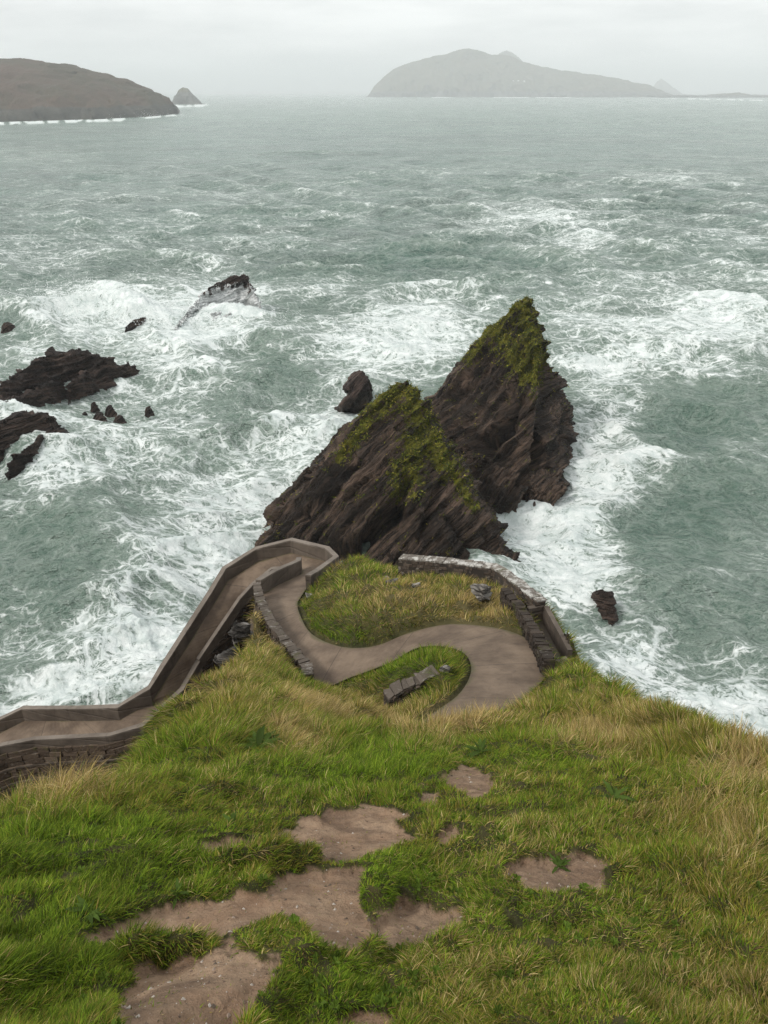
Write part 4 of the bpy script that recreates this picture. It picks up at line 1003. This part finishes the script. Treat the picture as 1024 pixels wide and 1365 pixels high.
    me = np_mesh(name, V, quads=quads, tris=tris, smooth=False)
    cattr(me, 'tint', colv.reshape(-1, 3))
    link(name, me, M_GRASS, kind='stuff', label=label, cat=None)
    print(name, n, time.time() - T0)

def tall(px, py):      # where the foreground grass stands long
    return wsum(px, py, [(60,1060,150,40,0,1.),(60,1240,90,110,0,.25),(620,960,120,25,0,1.),(820,990,140,30,10,.8),(980,1060,90,90,0,.9),(420,1000,200,40,0,.5),(980,1330,140,60,0,.4),(930,1130,120,60,0,.25)])
grass('grass', 660000, 1.3, 9.5, 50,
      lambda r, dry, c_, g, n, px, py: (.036 + .007 * r + .12 * tall(px, py)) * np.clip(1 + 1.1 * c_, .3, 2.1) * g.uniform(.5, 1.35, n),
      lambda r, g, n: (.0028 + .0006 * r) * g.uniform(.7, 1.4, n), 'short mixed green and straw grass of the cliff top', seed=1)
grass('grass', 520000, 8.5, 44, 34,
      lambda r, dry, c_, g, n, px, py: (.17 + .005 * r + .16 * np.clip(c_, -.5, 1) - .10 * wsum(px, py, [(640, 955, 110, 26, 0, 1.), (700, 920, 60, 30, 0, .6)])) * g.uniform(.5, 1.35, n),
      lambda r, g, n: (.0045 + .00055 * r) * g.uniform(.7, 1.4, n), 'long wind-combed grass on the spur, knoll and cliff edge', seed=2, stf=1.25)
grass('dry_grass', 110000, 3, 24, 46,
      lambda r, dry, c_, g, n, px, py: (.22 + .012 * r) * g.uniform(.6, 1.35, n),
      lambda r, g, n: (.0026 + .00045 * r) * g.uniform(.7, 1.3, n), 'long bleached straw grass tufts', keep=lambda x, y, z, px, py, g, c_, dry: (dry > .55) & (g.random(len(x)) < dry) & (py < 1180), seed=3)

# broad-leaved plants and pebbles
def dock(px, py, D, s, sd, label, nl=14):
    q = PD(px, py, D); q[2] = float(samp(TZ, np.array([q[0]]), np.array([q[1]]))[0])
    o = empty('dock_plant', tuple(q), label, 'plant', 'broad-leaved plants in the grass'); r_ = random.Random(sd)
    for k in range(nl):
        a = r_.uniform(0, math.tau); L = s * r_.uniform(.6, 1.1); wd = L * .11; up = r_.uniform(.35, 1.1)
        ns = 7; V = []; Fc = []
        for i in range(ns + 1):
            t = i / ns; o_ = L * t * math.cos(up * (1 - .6 * t)); h = L * (t * math.sin(up) - .45 * t * t) + .015
            wv = wd * math.sin(math.pi * min(1, t * .95 + .04)) ** .7
            for sgn in (-1, 0, 1):
                V.append((math.cos(a) * o_ - math.sin(a) * wv * sgn, math.sin(a) * o_ + math.cos(a) * wv * sgn, h + abs(sgn) * wv * .3 + .006 * math.sin(i * 2.1 + k)))
            if i: b = (i - 1) * 3; Fc += [(b, b+1, b+4, b+3), (b+1, b+2, b+5, b+4)]
        me = bpy.data.meshes.new('leaf'); me.from_pydata(V, [], Fc); me.update()
        cc = np.array((.050, .080, .014)) * r_.uniform(.7, 1.5); cattr(me, 'tint', np.repeat(cc[None], len(V), 0))
        for p_ in me.polygons: p_.use_smooth = True
        link('leaf', me, M_LEAF, o)
dock(345, 1000, 11.2, .36, 1, 'largest dark green broad-leaved plant on the slope of the spur', 46)
dock(370, 1006, 11.0, .28, 6, 'dark green broad-leaved plant just right of the largest one on the spur', 30)
dock(122, 1228, 4.55, .13, 2, 'broad-leaved plant in the grass at the left end of the middle bare soil patch', 12)
dock(312, 1108, 6.4, .14, 3, 'small light green broad-leaved plant above the upper bare soil patch', 9)
dock(815, 1078, 7.4, .22, 4, 'pale green broad-leaved plant in the dry grass on the right slope', 10)
dock(238, 1195, 4.95, .10, 5, 'small broad-leaved plant above the middle bare soil patch', 9)
dock(640, 1010, 10.3, .25, 7, 'low broad-leaved plant just above the small bare patch near the crest', 12)
dock(745, 1150, 5.4, .12, 8, 'flat leafy plant at the upper edge of the right bare patch', 9)

def weeds():
    g = np.random.default_rng(55); N = 1100
    r = 1.9 * (10 / 1.9) ** g.random(N); a = R(44) * (2 * g.random(N) - 1); x = r * np.sin(a); y = r * np.cos(a)
    ok = (samp(soil, x, y) < .35) & (fbm(x, y, 0, .7, 2, .5, 91.) > -.05) & (samp(dryf, x, y) < .6); x, y, r = x[ok], y[ok], r[ok]; z = samp(TZ, x, y)
    V = []; T = []; Cc = []
    for i in range(len(x)):
        s_ = .021 * g.uniform(.5, 1.6) * (1 + .05 * r[i]); c0 = np.array((.075, .115, .016)) * g.uniform(.6, 1.4)
        for k in range(int(g.integers(6, 11))):
            t = g.uniform(0, math.tau); dx, dy = math.cos(t), math.sin(t); wv = s_ * .30; up = s_ * g.uniform(.3, 1.0); q = np.array([x[i], y[i], z[i] + .03]); b = len(V)
            V += [q, q + [dx * s_ * .5 - dy * wv, dy * s_ * .5 + dx * wv, up * .8], q + [dx * s_, dy * s_, up * .7], q + [dx * s_ * .5 + dy * wv, dy * s_ * .5 - dx * wv, up * .8]]
            T += [(b, b + 1, b + 2), (b, b + 2, b + 3)]; Cc += [c0 * g.uniform(.8, 1.2)] * 4
    me = np_mesh('weeds', np.array(V), tris=np.array(T), smooth=False); cattr(me, 'tint', np.array(Cc)); link('weeds', me, M_LEAF, kind='stuff', label='small broad-leaved weeds scattered through the turf')
weeds()
def pebbles():
    g = np.random.default_rng(77); N = 26000
    r = 1.4 * (9 / 1.4) ** g.random(N); a = R(46) * (2 * g.random(N) - 1); x = r * np.sin(a); y = r * np.cos(a)
    s = samp(soil, x, y); ok = (s > .45) & (g.random(N) < .35); x, y, r = x[ok], y[ok], r[ok]; z = samp(TZ, x, y); n = len(x)
    sz = (.0022 + .010 * g.random(n) ** 5) * (1 + r * .06)
    oct_ = np.array([(1,0,0),(0,1,0),(-1,0,0),(0,-1,0),(0,0,.7),(0,0,-.7)], float)
    V = oct_[None] * sz[:, None, None] * g.uniform(.6, 1.4, (n, 6, 1)) + np.stack([x, y, z], -1)[:, None]
    f = np.array([(0,1,4),(1,2,4),(2,3,4),(3,0,4),(1,0,5),(2,1,5),(3,2,5),(0,3,5)])
    me = np_mesh('pebbles', V.reshape(-1, 3), tris=(np.arange(n)[:, None, None] * 6 + f[None]).reshape(-1, 3), smooth=False)
    base = np.array([(.30,.23,.18),(.16,.11,.08),(.42,.37,.32),(.10,.075,.055)])[g.integers(0, 4, n)]
    cattr(me, 'tint', np.repeat(base, 6, 0))
    m = NT('pebble'); link('pebbles', me, m.done(m.bsdf(m.at('tint').outputs['Color'], .85)), kind='stuff', label='small stones and crumbs on the bare soil')
pebbles()

# ------------------------------------------------------------------ haze, sky, light, camera
hz = NT('haze_air'); hz.t.links.new(hz.n('ShaderNodeVolumePrincipled', {'Color': (.93, .96, .97, 1), 'Density': 0.00014, 'Anisotropy': .0}).outputs[0], hz.out.inputs['Volume'])
X, Y0, Y1, Zb, Zt = 18000, -800, 30000, -61.5, 455
V = [(a, b, c_) for c_ in (Zb, Zt) for a, b in ((-X, Y0), (X, Y0), (X, Y1), (-X, Y1))]
me = bpy.data.meshes.new('haze'); me.from_pydata(V, [], [(3,2,1,0),(4,5,6,7),(0,1,5,4),(1,2,6,5),(2,3,7,6),(3,0,4,7)])
USE_HAZE = True
if USE_HAZE: link('haze', me, hz.m, kind='stuff', label='thin grey sea haze')

SUN_EL, SUN_AZ = R(46), R(243)           # azimuth clockwise from +Y
wd = bpy.data.worlds.new('World'); sc.world = wd; wd.use_nodes = True; nt = wd.node_tree; nt.nodes.clear()
def wn(t, **k):
    n_ = nt.nodes.new(t)
    for a, b in k.items(): setattr(n_, a, b)
    return n_
out = wn('ShaderNodeOutputWorld'); bg = wn('ShaderNodeBackground'); bg.inputs['Strength'].default_value = .12
sky = wn('ShaderNodeTexSky', sky_type='NISHITA', sun_disc=False); sky.sun_elevation = SUN_EL; sky.sun_rotation = SUN_AZ; sky.air_density = 1.5; sky.dust_density = 5
tc = wn('ShaderNodeTexCoord'); mp = wn('ShaderNodeMapping'); mp.inputs['Scale'].default_value = (1.6, 1.6, 9)
nz1 = wn('ShaderNodeTexNoise'); nz1.inputs['Scale'].default_value = 2.2; nz1.inputs['Detail'].default_value = 6; nz1.inputs['Roughness'].default_value = .55
rp = wn('ShaderNodeValToRGB'); rp.color_ramp.elements[0].position = .38; rp.color_ramp.elements[0].color = (5.5, 5.65, 5.7, 1); rp.color_ramp.elements[1].position = .64; rp.color_ramp.elements[1].color = (7.7, 7.8, 7.75, 1)
mx = wn('ShaderNodeMix', data_type='RGBA'); mx.inputs[0].default_value = .90
nt.links.new(tc.outputs['Generated'], mp.inputs[0]); nt.links.new(mp.outputs[0], nz1.inputs['Vector']); nt.links.new(nz1.outputs[0], rp.inputs[0])
nt.links.new(sky.outputs[0], mx.inputs[6]); nt.links.new(rp.outputs[0], mx.inputs[7]); nt.links.new(mx.outputs[2], bg.inputs[0]); nt.links.new(bg.outputs[0], out.inputs[0])
sl = bpy.data.lights.new('Sun', 'SUN'); sl.energy = 1.5; sl.angle = R(11); sl.color = (1, .97, .93)
so = bpy.data.objects.new('Sun', sl); COL.objects.link(so)
dv = Vector((math.sin(SUN_AZ) * math.cos(SUN_EL), math.cos(SUN_AZ) * math.cos(SUN_EL), math.sin(SUN_EL)))
so.rotation_euler = dv.to_track_quat('Z', 'Y').to_euler()

cam = bpy.data.cameras.new('Camera'); co = bpy.data.objects.new('Camera', cam); COL.objects.link(co); sc.camera = co
cam.sensor_fit = 'VERTICAL'; cam.sensor_height = 24; cam.lens = F / 1365 * 24; cam.clip_end = 400000; cam.clip_start = .05
co.location = (0, 0, 0); co.rotation_euler = (math.pi / 2 - PITCH, 0, 0)
vs = sc.view_settings; vs.view_transform = 'Standard'; vs.look = 'None'; vs.exposure = 0.50; vs.gamma = 1
sc.cycles.volume_bounces = 1; sc.cycles.use_adaptive_sampling = False; sc.cycles.max_bounces = 6; sc.cycles.diffuse_bounces = 3; sc.cycles.use_denoising = True; sc.cycles.denoiser = 'OPENIMAGEDENOISE'; sc.cycles.denoising_input_passes = 'RGB_ALBEDO_NORMAL'; sc.cycles.denoising_prefilter = 'NONE'
print('done', time.time() - T0)
